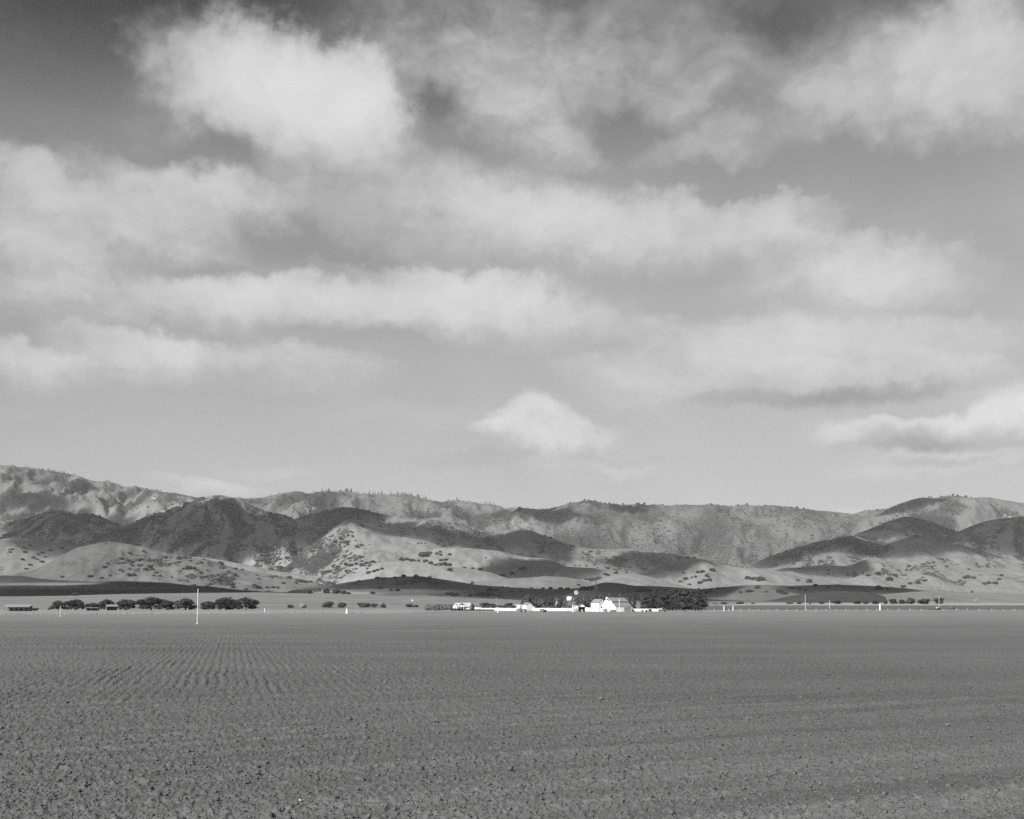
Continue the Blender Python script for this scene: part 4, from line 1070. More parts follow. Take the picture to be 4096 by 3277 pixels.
# ------------------------------------------------------------------ pines along the skyline
def pine_mesh(seed):
    rg = random.Random(seed)
    b = MB()
    b.tube((0, 0, -.2), (0, 0, .3), .03, .02, 4)
    z = .12
    for k in range(4):
        r = (.24 - .05 * k) * rg.uniform(.75, 1.2)
        b.tube((rg.uniform(-.03, .03), 0, z), (rg.uniform(-.02, .02), 0, z + .34), r, .015, 6)
        z += .2
    return b.mesh('pine_tree', M_PINE)
def roundtree_mesh(seed):
    V, Fc = ico_lump(seed, 2, 0.35)
    V = V * np.array([.42, .42, .5]); V[:, 2] += .42
    me = np_mesh('skyline_tree', V, Fc, True); me.materials.append(M_PINE)
    return me
PINES = [pine_mesh(i) for i in range(5)]
ROUNDS = [roundtree_mesh(700 + i) for i in range(3)]
def crest(L, px):
    i = int(round((px - L.px[0]) / (L.px[1] - L.px[0])))
    n = L.rows + 2
    j = int(np.argmin(L.py[:n, i]))
    return Vector((L.X[j, i], L.Y[j, i], L.Z[j, i]))
def jot(L, lo, hi, n, h0, h1, kind, where):
    for k, px_ in enumerate(sorted(random.uniform(lo, hi) for _ in range(n))):
        p = crest(L, px_); s = size_at(p.y)
        h = random.uniform(h0, h1) * s * 1.15
        p = p + Vector((0, random.uniform(-40, 120), -0.12 * h))
        o = link_mesh('pine_tree' if kind else 'skyline_tree', (PINES[k % 5] if kind else ROUNDS[k % 3]))
        o.location = p
        o.rotation_euler = (0, 0, random.uniform(0, 6.28))
        ww = h * random.uniform(.7, 1.0) if kind else h * random.uniform(.8, 1.6)
        o.scale = (ww, ww, h)
        tag(o, ORD[k] + (' dark pine' if kind else ' small round tree') + ' from left on the skyline ' + where, 'tree', ('pines' if kind else 'rounded trees') + ' on the skyline ' + where)
FAR = LAYERS[0]
jot(FAR, 60, 300, 34, 5, 11, 1, 'above the left end of the far range')
jot(FAR, 400, 480, 12, 5, 9, 1, 'on the first shoulder of the far range')
jot(FAR, 560, 640, 8, 4, 7, 1, 'left of the tallest dark hill')
jot(FAR, 1040, 1240, 10, 4, 8, 1, 'right of the tallest dark hill')
jot(FAR, 1240, 1480, 26, 6, 14, 1, 'above the rocky band of the far range')
jot(FAR, 1480, 1720, 30, 7, 16, 1, 'above the grassy spur')
jot(FAR, 1770, 2010, 26, 5, 12, 1, 'of the knoll above the bungalow')
jot(FAR, 2030, 2220, 20, 4, 9, 1, 'above the farm')
jot(FAR, 2270, 2400, 9, 4, 8, 0, 'of the pointed knoll')
jot(FAR, 2420, 2900, 34, 4, 8, 0, 'of the long level ridge')
jot(FAR, 2900, 3230, 18, 4, 8, 0, 'beside the low notch')
jot(LAYERS[1], 3640, 3760, 8, 4, 9, 0, 'left of the far peak')
jot(LAYERS[1], 3760, 3890, 12, 4, 8, 0, 'of the far peak')

# ------------------------------------------------------------------ hedges, cane windbreak
def hedge(name, px0, px1, by, top, label, m, card, depth=2.2, ragged=0.10, den=26):
    a, b = on_flat(px0, by), on_flat(px1, by)
    s = size_at(a.y)
    h, ln = (by - top) * s, (b - a).length
    n = max(3, int(ln / (h * 0.45)))
    rg = np.random.default_rng(int(px0))
    lobes = [((k + .5) / n * ln, rg.uniform(-.3, .3), h * 0.47, h * .42, h * .5 * rg.uniform(1 - ragged, 1 + ragged)) for k in range(n)]
    t = empty(name, a, math.atan2(b.y - a.y, b.x - a.x))
    link_mesh('foliage', leafy(int(px0) + 3, lobes, int(n * den), card, m, core=.95, name='foliage'), t)
    sb = MB()
    for k in range(n):
        sb.tube((lobes[k][0], 0, -.1), (lobes[k][0] + rg.uniform(-.2, .2), 0, h * .5), .07, .04, 5)
    sb.build('stem', M_BARK, t)
    return tag(t, label, 'hedge')
hedge('cane_windbreak', 1732, 1806, 2442.5, 2416, 'tall ragged grey cane windbreak left of the white bungalow', M_REED, .55, ragged=.3, den=46)
hedge('cane_windbreak', 1704, 1726, 2442, 2418, 'short clump of ragged cane at the left end of the windbreak', M_REED, .5, ragged=.3, den=46)
hedge('clipped_hedge', 1808, 1845, 2443, 2434, 'low black hedge along the front of the bungalow', M_OAK, .25, den=40)
hedge('clipped_hedge', 1846, 1978, 2443, 2437.6, 'very low dark hedge running from the bungalow towards the white fence', M_OAK, .2, den=30)
hedge('clipped_hedge', 1928, 2064, 2440.5, 2420.5, 'tall dark clipped hedge behind the left white fence', M_OAK, .35, ragged=.03, den=44)
hedge('clipped_hedge', 2132, 2286, 2440.5, 2422, 'tall dark clipped hedge in front of the long white building', M_OAK, .35, ragged=.03, den=44)

# ------------------------------------------------------------------ white board fences
def board_fence(px0, px1, by, h_px, label, step=1.75):
    a, b = on_flat(px0, by), on_flat(px1, by)
    s = size_at(a.y); ln = (b - a).length; h = h_px * s
    t = empty('board_fence', a, math.atan2(b.y - a.y, b.x - a.x))
    n = int(ln / step)
    me = MB().prism([(0.015, 0), (step - .015, 0), (step - .015, h * .86), (step * .5, h), (.015, h * .86)], -.03, .03).mesh('panel', M_WHITE)
    pm = MB().box(-.07, .07, .035, .16, -.3, h * .95).mesh('post', M_WHITE)
    for k in range(n):
        o = link_mesh('panel', me, t); o.location = (k * ln / n, 0, random.uniform(-.05, .04)); o.scale = (1, 1, random.uniform(.94, 1.06))
        o = link_mesh('post', pm, t); o.location = (k * ln / n, 0, 0)
    return tag(t, label, 'fence')
board_fence(1926, 2066, 2442.5, 10.5, 'white board fence with a scalloped top between bungalow and white shed')
board_fence(2131, 2288, 2443.5, 11.5, 'white board fence below the long white building')
board_fence(2341, 2366, 2446, 16, 'white board fence between the open shed and the granary')
board_fence(2530, 2640, 2445.5, 10.5, 'white board fence between the barn and the eucalyptus clump')

# ------------------------------------------------------------------ farm buildings
A38 = R(-52)
def slab(b, p0, p1, a0, a1, th=0.14, axis='y'):
    """a sloping roof sheet from p0 to p1 in the section plane"""
    d = Vector((p1[0] - p0[0], p1[1] - p0[1])).normalized(); n = Vector((-d.y, d.x)) * th
    if n.y < 0: n = -n
    q = [(p0[0] + n.x * .15, p0[1] + n.y * .15), (p1[0] + n.x * .15, p1[1] + n.y * .15), (p1[0] + n.x * 1.15, p1[1] + n.y * 1.15), (p0[0] + n.x * 1.15, p0[1] + n.y * 1.15)]
    return b.prism(q, a0, a1, axis)
def corner_base(px, py, off, rz):
    p = on_flat(px, py)
    c, s = math.cos(rz), math.sin(rz)
    return Vector((p.x - (off[0] * c - off[1] * s), p.y - (off[0] * s + off[1] * c), 0))
def window(t, parent, x, y, z, w, h, face='y'):
    """a window set into a wall facing -y (or +x): frame with a dark pane"""
    fr = MB()
    e = .1
    if face == 'y':
        for q in ((x, x + e, z, z + h), (x + w - e, x + w, z, z + h), (x + e, x + w - e, z, z + e), (x + e, x + w - e, z + h - e, z + h)):
            fr.box(q[0], q[1], y - .07, y - .004, q[2], q[3])
        pn = MB().box(x + e, x + w - e, y - .04, y - .005, z + e, z + h - e)
    else:
        for q in ((y, y + e, z, z + h), (y + w - e, y + w, z, z + h), (y + e, y + w - e, z, z + e), (y + e, y + w - e, z + h - e, z + h)):
            fr.box(x + .004, x + .07, q[0], q[1], q[2], q[3])
        pn = MB().box(x + .005, x + .04, y + e, y + w - e, z + e, z + h - e)
    f = fr.build('window', M_WHITE, parent)
    pn.build('pane', M_GLASS, f)
# the big barn: white gable towards the left, broken roof, dark strips painted for the shadow line under the upper roof
base = corner_base(2463, 2447, (6.3, 0), A38)
t = empty('barn', base, A38)
tag(t, 'big white gabled barn with a broken grey shingle roof', 'barn')
L_ = 11.8
MB().prism([(-6.3, -.2), (6.3, -.2), (6.3, 2.75), (3.1, 5.15), (3.1, 5.75), (0, 7.55), (-3.1, 5.75), (-3.1, 5.15), (-6.3, 3.0)], 0, L_).build('wall', M_WHITE, t)
for sgn in (1, -1):
    b = MB(); slab(b, (sgn * 6.42, 2.66 if sgn > 0 else 2.9), (sgn * 3.12, 5.18), -.3, L_ + .3); b.build('lower_roof', M_ROOF, t)
    b = MB(); slab(b, (sgn * 3.7, 5.42), (0, 7.58), -.35, L_ + .35); b.build('upper_roof', M_ROOF, t)
    MB().box(3.115, 3.15, .2, L_ - .2, 5.30, 5.62).build('shade_strip', M_DARK, t) if sgn > 0 else MB().box(-3.15, -3.115, .2, L_ - .2, 5.30, 5.62).build('shade_strip', M_DARK, t)
MB().box(-5.9, -4.7, -.05, -.005, 1.7, 2.9).build('hatch', M_DARK, t)
d = MB().box(-5.8, -4.8, -.06, -.005, 0, 1.45).build('door', M_WALL2, t)
MB().box(-4.9, -4.84, -.1, -.062, .7, .8).build('handle', M_DARK, d)
MB().prism([(-.55, 7.1), (.55, 7.1), (.55, 7.62), (0, 8.0), (-.55, 7.62)], -1.2, -.36).build('hay_hood', M_WHITE, t)
MB().box(.35, 1.7, -.12, -.02, 6.0, 6.55).build('hoist_door', M_DARK, t)
# the granary
base = corner_base(2396, 2446.2, (3.3, 0), A38)
t = empty('granary', base, A38)
tag(t, 'tall white granary with a grey roof left of the big barn', 'barn')
def gable_x(t, w, dep, eave, ridge, wall=None, roof=None, over=.14):
    """ridge along x (parallel to the front wall), gables at the ends"""
    MB().prism([(0, -.2), (dep, -.2), (dep, eave), (dep / 2, ridge), (0, eave)], -w / 2, w / 2, 'x').build('wall', wall or M_WHITE, t)
    k = (ridge - eave) / (dep / 2)
    for sgn in (0, 1):
        b = MB()
        y0 = -over if sgn == 0 else dep + over
        slab(b, (y0, eave - over * k), (dep / 2, ridge), -w / 2 - over, w / 2 + over, axis='x')
        b.build('roof', roof or M_ROOF, t)
gable_x(t, 6.6, 4.6, 4.8, 6.9)
MB().box(-3.0, -2.5, -.06, -.005, 0, 1.9).build('door', M_WALL2, t)
# white shed with a lean-to
base = corner_base(2106, 2441.6, (2.6, 0), A38)
t = empty('white_shed', base, A38)
tag(t, 'small white gabled shed beside a round white bin', 'shed')
gable_x(t, 5.2, 5.6, 3.7, 5.5)
MB().prism([(5.62, -.2), (8.6, -.2), (8.6, 1.8), (5.62, 3.5)], -2.55, 2.55, 'x').build('lean_to', M_WHITE, t)
t = empty('storage_bin', on_flat(2075, 2441.5), 0)
tag(t, 'round white storage bin left of the small white shed', 'bin')
MB().lathe([(1.75, .55), (1.75, 2.4), (1.35, 3.4), (.5, 3.85), (.1, 3.9)], 18).build('shell', M_TIN, t, True)
MB().lathe([(1.6, -.1), (1.6, .545)], 18).build('footing', M_WOOD, t)
# long white building
base = corner_base(2222, 2441.0, (7.8, 0), A38)
t = empty('long_barn', base + Vector((0, 60, 0)), A38)
tag(t, 'long white building with a grey gable roof behind the hedge', 'barn')
gable_x(t, 15.6, 10.5, 4.4, 7.3)
window(t, t, 7.8, 4.6, 4.6, 1.2, 1.2, 'x')
# dark roofed house behind the shed
t = empty('dark_roofed_house', on_flat(2118, 2439.2), A38 * .6)
tag(t, 'low white house with a dark roof behind the small white shed', 'house')
gable_x(t, 13.0, 9.0, 3.9, 6.9, M_WHITE, M_WOOD, .6)
t = empty('porch_roof_shed', on_flat(2072, 2440.0), 0)
tag(t, 'white flat roofed shelter behind the round white bin', 'shed')
MB().box(-3.2, 3.2, 0, 3, 3.75, 4.05).build('roof', M_WHITE, t)
for x in (-3, 3):
    for y in (.1, 2.9):
        MB().box(x - .1, x + .1, y - .1, y + .1, -.2, 3.745).build('post', M_WHITE, t)
# open gabled shed with its lean-to and stack
t = empty('open_shed', on_flat(2329, 2447), R(8))
tag(t, 'small open fronted shed with a white gable and black interior', 'shed')
MB().prism([(-1.55, 2.6), (1.55, 2.6), (0, 4.0)], 0, 4.0).build('gable', M_WHITE, t)
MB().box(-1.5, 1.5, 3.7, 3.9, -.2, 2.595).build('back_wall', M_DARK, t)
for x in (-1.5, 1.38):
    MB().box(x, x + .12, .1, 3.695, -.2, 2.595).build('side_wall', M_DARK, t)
for sgn in (1, -1):
    b = MB(); slab(b, (sgn * 1.95, 2.25), (0, 4.02), -.25, 4.2); b.build('roof', M_ROOF, t)
for x in (-.5, .25):
    MB().box(x, x + .25, .8, 1.0, -.1, 1.3).build('stall_post', M_WALL2, t)
t = empty('lean_to', on_flat(2310, 2446.6), R(8))
tag(t, 'low white lean to left of the open fronted shed', 'shed')
MB().prism([(-1.25, -.2), (1.1, -.2), (1.1, 2.35), (.6, 2.9), (-.4, 3.05), (-1.25, 2.7)], 0, 3.2).build('wall', M_WHITE, t)
MB().prism([(-1.5, 2.75), (-.4, 3.14), (.7, 2.98), (1.3, 2.45), (1.3, 2.6), (.7, 3.12), (-.4, 3.28), (-1.5, 2.9)], -.2, 3.4).build('roof', M_WHITE, t)
V, Fc = ico_lump(905, 3, .16)
me = np_mesh('straw_stack', V * np.array([.95, .9, 1.25]) + np.array([0, 0, .75]), Fc, True)
o = link_mesh('straw_stack', me, None, M_HAY); o.location = on_flat(2304, 2447.2); tag(o, 'grey rounded straw stack in front of the low white lean to', 'straw stack')
# board bin right of the barn
t = empty('board_bin', on_flat(2510, 2447.3), R(-6))
tag(t, 'dark weathered board bin heaped full beside the barn', 'bin')
bd = MB().box(0, .42, -.03, .03, -.1, 2.35).mesh('board', M_WOOD)
for k in range(8):
    o = link_mesh('board', bd, t); o.location = (-1.74 + k * .435, 0, random.uniform(-.06, .06))
    o = link_mesh('board', bd, t); o.location = (-1.74 + k * .435, 2.6, random.uniform(-.06, .06))
for k in range(5):
    for x in (-1.76, 1.76):
        o = link_mesh('board', bd, t); o.location = (x, .05 + k * .5, 0); o.rotation_euler = (0, 0, R(90))
MB().box(-1.72, 1.72, .04, 2.56, 0, 2.1).build('filling', M_HAY, t)
V, Fc = ico_lump(907, 3, .3)
o = link_mesh('brush_heap', np_mesh('brush_heap', V * np.array([1.75, 1.3, .62]) + np.array([0, 1.3, 2.5]), Fc, True), t, M_WOOD)
t = empty('stock_tank', on_flat(2420, 2447.3), 0)
tag(t, 'pale round stock tank against the foot of the barn gable', 'tank')
MB().lathe([(1.1, -.1), (1.1, 1.62), (1.16, 1.64), (1.16, 1.72), (1.0, 1.72), (1.0, 1.5), (.02, 1.5)], 20).build('tank_wall', M_TIN, t, True)
V, Fc = ico_lump(911, 3, .3)
o = link_mesh('brush_pile', np_mesh('brush_pile', V * np.array([1.7, 1.1, .95]) + np.array([0, 0, .15]), Fc, True), None, M_WOOD)
o.location = on_flat(2452, 2447.6); tag(o, 'dark brush pile at the front corner of the barn', 'brush pile')
t = empty('stock_tank', on_flat(2533, 2446.5), 0)
tag(t, 'small pale tank just right of the board bin', 'tank')
MB().lathe([(.95, -.1), (.95, 1.25), (.7, 1.4), (.05, 1.45)], 16).build('tank_wall', M_TIN, t, True)
# ---- bungalow
t = empty('bungalow', on_flat(1845, 2441.3), R(-14))
tag(t, 'white bungalow with several gables and a dark porch', 'house')
MB().box(-5.9, 5.7, 2.0, 9.0, -.2, 2.9).build('wall', M_WHITE, t)
for sgn in (0, 1):
    b = MB(); slab(b, ((1.3 if sgn == 0 else 9.7), 2.5), (5.5, 5.3), -6.3, 6.2, axis='x'); b.build('roof', M_ROOF2, t)
MB().prism([(2.05, 2.9), (8.95, 2.9), (5.5, 5.2)], -5.9, 5.7, 'x').build('gable_wall', M_WHITE, t)
w = MB().prism([(-6.1, -.2), (-3.1, -.2), (-3.1, 2.6), (-4.6, 4.3), (-6.1, 2.6)], -.4, 1.99).build('wing', M_WHITE, t)
for sgn in (1, -1):
    b = MB(); slab(b, (-4.6 + sgn * 1.95, 2.2), (-4.6, 4.32), -.75, 3.0); b.build('wing_roof', M_WHITE if sgn < 0 else M_ROOF2, t)
MB().prism([(-2.3, 2.55), (2.1, 2.55), (-.1, 3.9)], -.35, 1.3).build('porch_gable', M_WALL2, t)
for sgn in (1, -1):
    b = MB(); slab(b, (-.1 + sgn * 2.6, 2.35), (-.1, 3.95), -.7, 1.6); b.build('porch_roof', M_WHITE, t)
MB().prism([(-2.2, 4.3), (1.9, 4.3), (-.15, 5.4)], 2.6, 5.4).build('dormer', M_DARK, t)
for sgn in (1, -1):
    b = MB(); slab(b, (-.15 + sgn * 2.5, 4.15), (-.15, 5.45), 2.2, 5.5); b.build('dormer_roof', M_WHITE, t)
for x in (-2.1, -.2, 1.8):
    MB().box(x - .13, x + .13, -.2, .06, -.1, 2.545).build('porch_post', M_WHITE, t)
MB().box(-2.2, 2.0, 1.93, 1.995, .1, 2.5).build('porch_shade', M_DARK, t)  # dark sheet painted for the shade inside the porch
d = MB().box(-1.6, -.7, 1.85, 1.925, 0, 2.1).build('door', M_WOOD, t)
MB().box(-.8, -.74, 1.8, 1.848, 1.0, 1.1).build('handle', M_STEEL, d)
window(t, t, -5.1, -.4, 1.0, 1.1, 1.3)
window(t, t, 2.5, 2.0, 1.05, 1.3, 1.4); window(t, t, 4.0, 2.0, 1.05, 1.3, 1.4); window(t, t, 5.7, 3.5, 1.0, 1.2, 1.4, 'x')
MB().box(3.3, 3.9, 6.0, 6.6, 4.0, 5.9).build('chimney', M_WALL2, t)
# shed right of the bungalow
t = empty('grey_shed', on_flat(1911, 2441.0), R(-10))
tag(t, 'low pale shed between the bungalow tree and the white fence', 'shed')
MB().box(-2.6, 2.6, 0, 3.4, -.2, 2.3).build('wall', M_WALL2, t)
b = MB(); slab(b, (-.3, 2.32), (3.8, 2.75), -3.0, 3.0, axis='x'); b.build('roof', M_WOOD, t)
MB().box(-2.0, -.9, -.05, -.005, 0, 1.9).build('door', M_WHITE, t)
# buildings among the oaks
t = empty('long_shed', on_flat(66, 2444), R(-4))
tag(t, 'long low open shed with a pale roof at the left edge', 'shed')
b = MB(); slab(b, (-.6, 2.35), (4.6, 3.9), -8.6, 8.6, axis='x'); b.build('roof', M_ROOF, t)
MB().box(-8.2, 8.2, 4.2, 4.4, -.2, 3.65).build('back_wall', M_WOOD, t)
for k in range(6):
    MB().box(-8.1 + k * 3.2, -7.9 + k * 3.2, .0, .2, -.2, 2.38).build('post', M_WOOD, t)
t = empty('tree_shed', on_flat(448, 2441), R(28))
tag(t, 'pale open fronted shed between two oaks of the row', 'shed')
MB().prism([(0, -.2), (5.2, -.2), (5.2, 2.3), (2.0, 4.0), (0, 2.9)], -3.6, -3.45, 'x').build('side_wall', M_WOOD, t)
MB().prism([(0, -.2), (5.2, -.2), (5.2, 2.3), (2.0, 4.0), (0, 2.9)], 3.45, 3.6, 'x').build('side_wall', M_WOOD, t)
b = MB(); slab(b, (-.5, 2.6), (2.0, 4.05), -3.9, 3.9, axis='x'); b.build('roof', M_ROOF, t)
b = MB(); slab(b, (5.6, 2.1), (2.0, 4.05), -3.9, 3.9, axis='x'); b.build('roof', M_ROOF, t)
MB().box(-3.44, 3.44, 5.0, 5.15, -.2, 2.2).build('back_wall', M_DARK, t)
for x in (-1.2, 1.2):
    MB().box(x - .1, x + .1, .05, .25, -.2, 2.75).build('post', M_WOOD, t)
t = empty('shelter', on_flat(366, 2442), R(3))
tag(t, 'low shelter with a thin pale roof under the low oak', 'shed')
MB().box(-4.6, 4.6, -.2, 3.2, 1.75, 1.95).build('roof', M_ROOF2, t)
for x in (-4.3, 0, 4.3):
    MB().box(x - .1, x + .1, 0, .2, -.2, 1.745).build('post', M_WOOD, t)
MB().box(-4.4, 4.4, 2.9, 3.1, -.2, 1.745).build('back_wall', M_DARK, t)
t = empty('pump_house', place(338, 2436), R(-20))
tag(t, 'tiny white pump house showing between the oaks', 'shed')
MB().prism([(-.9, -.2), (.9, -.2), (.9, 2.4), (0, 3.4), (-.9, 2.4)], 0, 1.8).build('wall', M_WHITE, t)
for sgn in (1, -1):
    b = MB(); slab(b, (sgn * 1.1, 2.2), (0, 3.42), -.2, 2.0); b.build('roof', M_WHITE, t)

# ------------------------------------------------------------------ water tank, windmills, lattice towers
p = on_flat(2278, 2444.5)
t = empty('water_tower', p, R(20))
tag(t, 'white round water tank on a dark timber stand', 'water tower')
MB().lathe([(1.75, 6.3), (1.72, 8.3), (1.35, 8.75), (.05, 8.95)], 20).build('tank', M_WHITE, t, True)
MB().box(-2.3, 2.3, -2.3, 2.3, 5.95, 6.29).build('platform', M_WOOD, t)
for sx in (-1, 1):
    for sy in (-1, 1):
        MB().tube((sx * 2.1, sy * 2.1, -.2), (sx * 1.6, sy * 1.6, 5.94), .14, .14, 6).build('leg', M_WOOD, t)
    MB().tube((sx * 2.0, -2.0, .6), (sx * 1.65, 1.65, 5.6), .07, .07, 5).build('brace', M_WOOD, t)
MB().tube((2.0, -1.6, 8.2), (2.3, -1.6, 6.0), .07, .07, 6).build('overflow_pipe', M_TIN, t)
def windmill(px, d, hub, rad, label, m, n=16):
    p = Vector(((px - CX) / F * d, d, 0))
    t = empty('windmill', p, R(18))
    tag(t, label, 'windmill')
    for k in range(4):
        a = R(45 + 90 * k)
        MB().tube((math.cos(a) * 1.5, math.sin(a) * 1.5, -.2), (math.cos(a) * .12, math.sin(a) * .12, hub - .3), .06, .05, 5).build('leg', M_WOOD, t)
    b = MB()
    for z in (.3, .55, .78):
        r = 1.5 - 1.38 * z
        q = [(math.cos(R(45 + 90 * k)) * r, math.sin(R(45 + 90 * k)) * r, z * hub) for k in range(4)]
        for k in range(4):
            b.tube(q[k], q[(k + 1) % 4], .035, .035, 4)
    b.build('girt', M_WOOD, t)
    bl = MB().add([(-.10, 0, rad * .30), (.10, .06, rad * .30), (.30 * rad * .62, .1, rad), (-.30 * rad * .62, -.06, rad)], [(0, 1, 2, 3)]).mesh('blade', m)
    wheel = empty('wheel', (0, -.45, hub)); wheel.parent = t
    MB().tube((0, -.08, 0), (0, .4, 0), .16, .12, 10).build('hub', M_STEEL, wheel)
    for k in range(n):
        o = link_mesh('blade', bl, wheel); o.rotation_euler = (0, 2 * math.pi * k / n, 0)
    MB().add([(0, .5, hub), (.05, 1.2, hub + .05), (.05, 2.3, hub + .5), (.05, 2.3, hub - .4), (.05, 1.2, hub - .05), (0.1, .5, hub), (.1, 1.2, hub + .05), (.1, 2.3, hub + .5), (.1, 2.3, hub - .4), (.1, 1.2, hub - .05)],
             [(0, 1, 4), (1, 2, 3, 4), (5, 9, 6), (6, 9, 8, 7), (2, 7, 8, 3), (1, 6, 7, 2), (3, 8, 9, 4), (0, 5, 6, 1), (4, 9, 5, 0)]).build('tail_vane', m, t)
    return t
windmill(2304, 800, 12.6, 1.5, 'farm windmill with a white bladed wheel above the trees', M_TIN)
windmill(1649, 1000, 8.2, 1.1, 'small windmill with a pale head above a dark bush', M_TIN, 12)
def lattice(px, by, top, w0, w1, label, m, sc=1.0):
    p = place(px, by); s = size_at(p.y)
    h = (by - top) * s; a0, a1 = w0 * s / 2, w1 * s / 2
    t = empty('lattice_tower', p, R(14))
    tag(t, label, 'tower')
    r = .16 * sc
    C4_ = [(-1, -1), (1, -1), (1, 1), (-1, 1)]
    for c in C4_:
        MB().tube((c[0] * a0, c[1] * a0, -1), (c[0] * a1, c[1] * a1, h * .97), r, r * .7, 4).build('leg', m, t)
    zs = [0.0, .24, .43, .58, .70, .80, .88, .95]
    b = MB()
    for k in range(len(zs) - 1):
        ra, rb = a0 + (a1 - a0) * zs[k] / .97, a0 + (a1 - a0) * zs[k + 1] / .97
        for i in range(4):
            c, e = C4_[i], C4_[(i + 1) % 4]
            b.tube((c[0] * ra, c[1] * ra, zs[k] * h), (e[0] * rb, e[1] * rb, zs[k + 1] * h), r * .5, r * .5, 4)
            b.tube((e[0] * ra, e[1] * ra, zs[k] * h), (c[0] * rb, c[1] * rb, zs[k + 1] * h), r * .5, r * .5, 4)
            b.tube((c[0] * rb, c[1] * rb, zs[k + 1] * h), (e[0] * rb, e[1] * rb, zs[k + 1] * h), r * .6, r * .6, 4)
    b.build('bracing', m, t)
    for z, ww in ((.97, 1.6), (.86, 2.0)):
        MB().box(-a1 * ww, a1 * ww, -.12, .12, z * h, z * h + .25).build('crossarm', m, t)
lattice(2383, 2364, 2307, 12, 4.5, 'pale steel lattice tower on the mound behind the farm', M_STEEL, 1.5)
lattice(1508, 2355, 2311, 10, 4, 'dim steel lattice tower before the shaded low hill', M_WOOD, 1.6)
lattice(772, 2370, 2339, 14, 10, 'faint steel lattice tower on the dark ploughed slope', M_WOOD, 1.6)

# ------------------------------------------------------------------ poles, masts, standpipes and posts
def pole(name, px, top, by, w, m, label, cat, arms=0, lean=0.0, foot=None, group=None):
    p = place(px, by); s = size_at(p.y)
    h = (by - top) * s
    t = empty(name, p, R(10))
    t.rotation_euler = (0, R(lean), R(10))
    MB().tube((0, 0, -.5), (0, 0, h), w / 2, w / 2 * .8, 10).build('shaft', m, t, False)
    for k in range(arms):
        MB().box(-.9, .9, -w / 2 - .1, -w / 2 - .002, h - .45 - .7 * k, h - .33 - .7 * k).build('crossarm', M_WOOD, t)
        for x in (-.75, -.3, .3, .75):
            MB().tube((x, -w / 2 - .05, h - .33 - .7 * k), (x, -w / 2 - .05, h - .18 - .7 * k), .04, .03, 6).build('insulator', M_TIN, t)
    if foot:
        MB().lathe([(foot, -.3), (foot, foot * .55), (foot * .8, foot * .62), (w * .51, foot * .64)], 12).build('collar', M_CONC, t)
    return tag(t, label, cat, group)
pole('vent_pole', 789, 2355.5, 2497.5, .14, M_CONC, 'tall white pole standing nearest in the tilled field', 'pole', lean=1.2, foot=.2)
pole('vent_pole', 241, 2424, 2467, .17, M_CONC, 'short white pole in front of the left oaks', 'pole', lean=.8, foot=.15)
pole('mast', 1555, 2391, 2454, .11, M_POLE, 'thin pale mast beside the dry bush', 'pole', foot=.12)
pole('utility_pole', 1987, 2389, 2443, .26, M_POLE, 'utility pole with a crossarm behind the small white standpipe', 'utility pole', 1)
pole('utility_pole', 2274, 2392, 2446, .22, M_WOOD, 'dark slim pole in front of the water tank', 'utility pole', 0)
pole('utility_pole', 2431, 2394, 2448, .2, M_WOOD, 'dark slim pole in front of the barn gable', 'utility pole', 0)
pole('utility_pole', 2477, 2396, 2448, .24, M_WHITE, 'pale slim pole in front of the barn roof', 'utility pole', 0)
pole('utility_pole', 2789, 2380, 2444, .26, M_WHITE, 'pale pole in front of the right end of the eucalyptus clump', 'utility pole', 1)
pole('mast', 3221, 2378, 2441, .2, M_WHITE, 'tall bare mast on the right before the rounded ploughed field', 'pole')
pole('mast', 3318, 2403, 2437, .2, M_WHITE, 'short thin mast right of the tall bare mast', 'pole')
pole('mast', 3756, 2383, 2436, .2, M_WHITE, 'thin pale mast rising beside the first tractor', 'pole')
def standpipe(px, top, by, w0, w1, step, label):
    p = place(px, by); s = size_at(p.y); h = (by - top) * s
    t = empty('standpipe', p, 0)
    tag(t, label, 'standpipe')
    r0, r1 = w0 * s / 2, w1 * s / 2
    MB().lathe([(r0, -.2), (r0 * .97, h * step), (r1 * 1.02, h * step + r0 * .25)] if step < .99 else [(r0, -.2), (r0 * .97, h - .001)], 18).build('base_pipe', M_CONC, t, False)
    if step < .99:
        MB().lathe([(r1, h * step + r0 * .25 + .002), (r1, h)], 16).build('riser_pipe', M_CONC, t)
    MB().lathe([(r1 * 1.12, h + .002), (r1 * 1.12, h + .1), (r1 * .8, h + .14)], 16).build('rim', M_CONC, t)
standpipe(1388, 2434.5, 2455, 11, 5.5, .58, 'stepped white concrete standpipe in the tilled field below the dark bushes')
standpipe(1059, 2435, 2448, 3.4, 3.4, 1, 'small white standpipe right of the oak row')
standpipe(1991, 2431, 2451, 5.6, 4.0, .3, 'small white standpipe at the foot of the utility pole')
standpipe(2292, 2422, 2447.5, 10.5, 5.5, .62, 'stepped white standpipe left of the open fronted shed')
standpipe(2895.5, 2424, 2444.5, 4.2, 4.2, 1, 'left one of two white standpipes right of the eucalyptus clump')
standpipe(2932, 2425, 2444.5, 4.2, 4.2, 1, 'right one of two white standpipes right of the eucalyptus clump')
standpipe(3520, 2415, 2440.5, 6.4, 6.4, 1, 'tall thick white standpipe alone on the right')
POSTS = [2857, 2915, 2962, 2998, 3035, 3072, 3109, 3147, 3186, 3226, 3264, 3303, 3344, 3383, 3424, 3467, 3508, 3551, 3595, 3640, 3683, 3775, 3870, 3918, 3967, 4014, 4060]
pm0 = MB().box(-.17, .17, -.17, .17, -.3, .8).mesh('marker_post', M_WALL2)
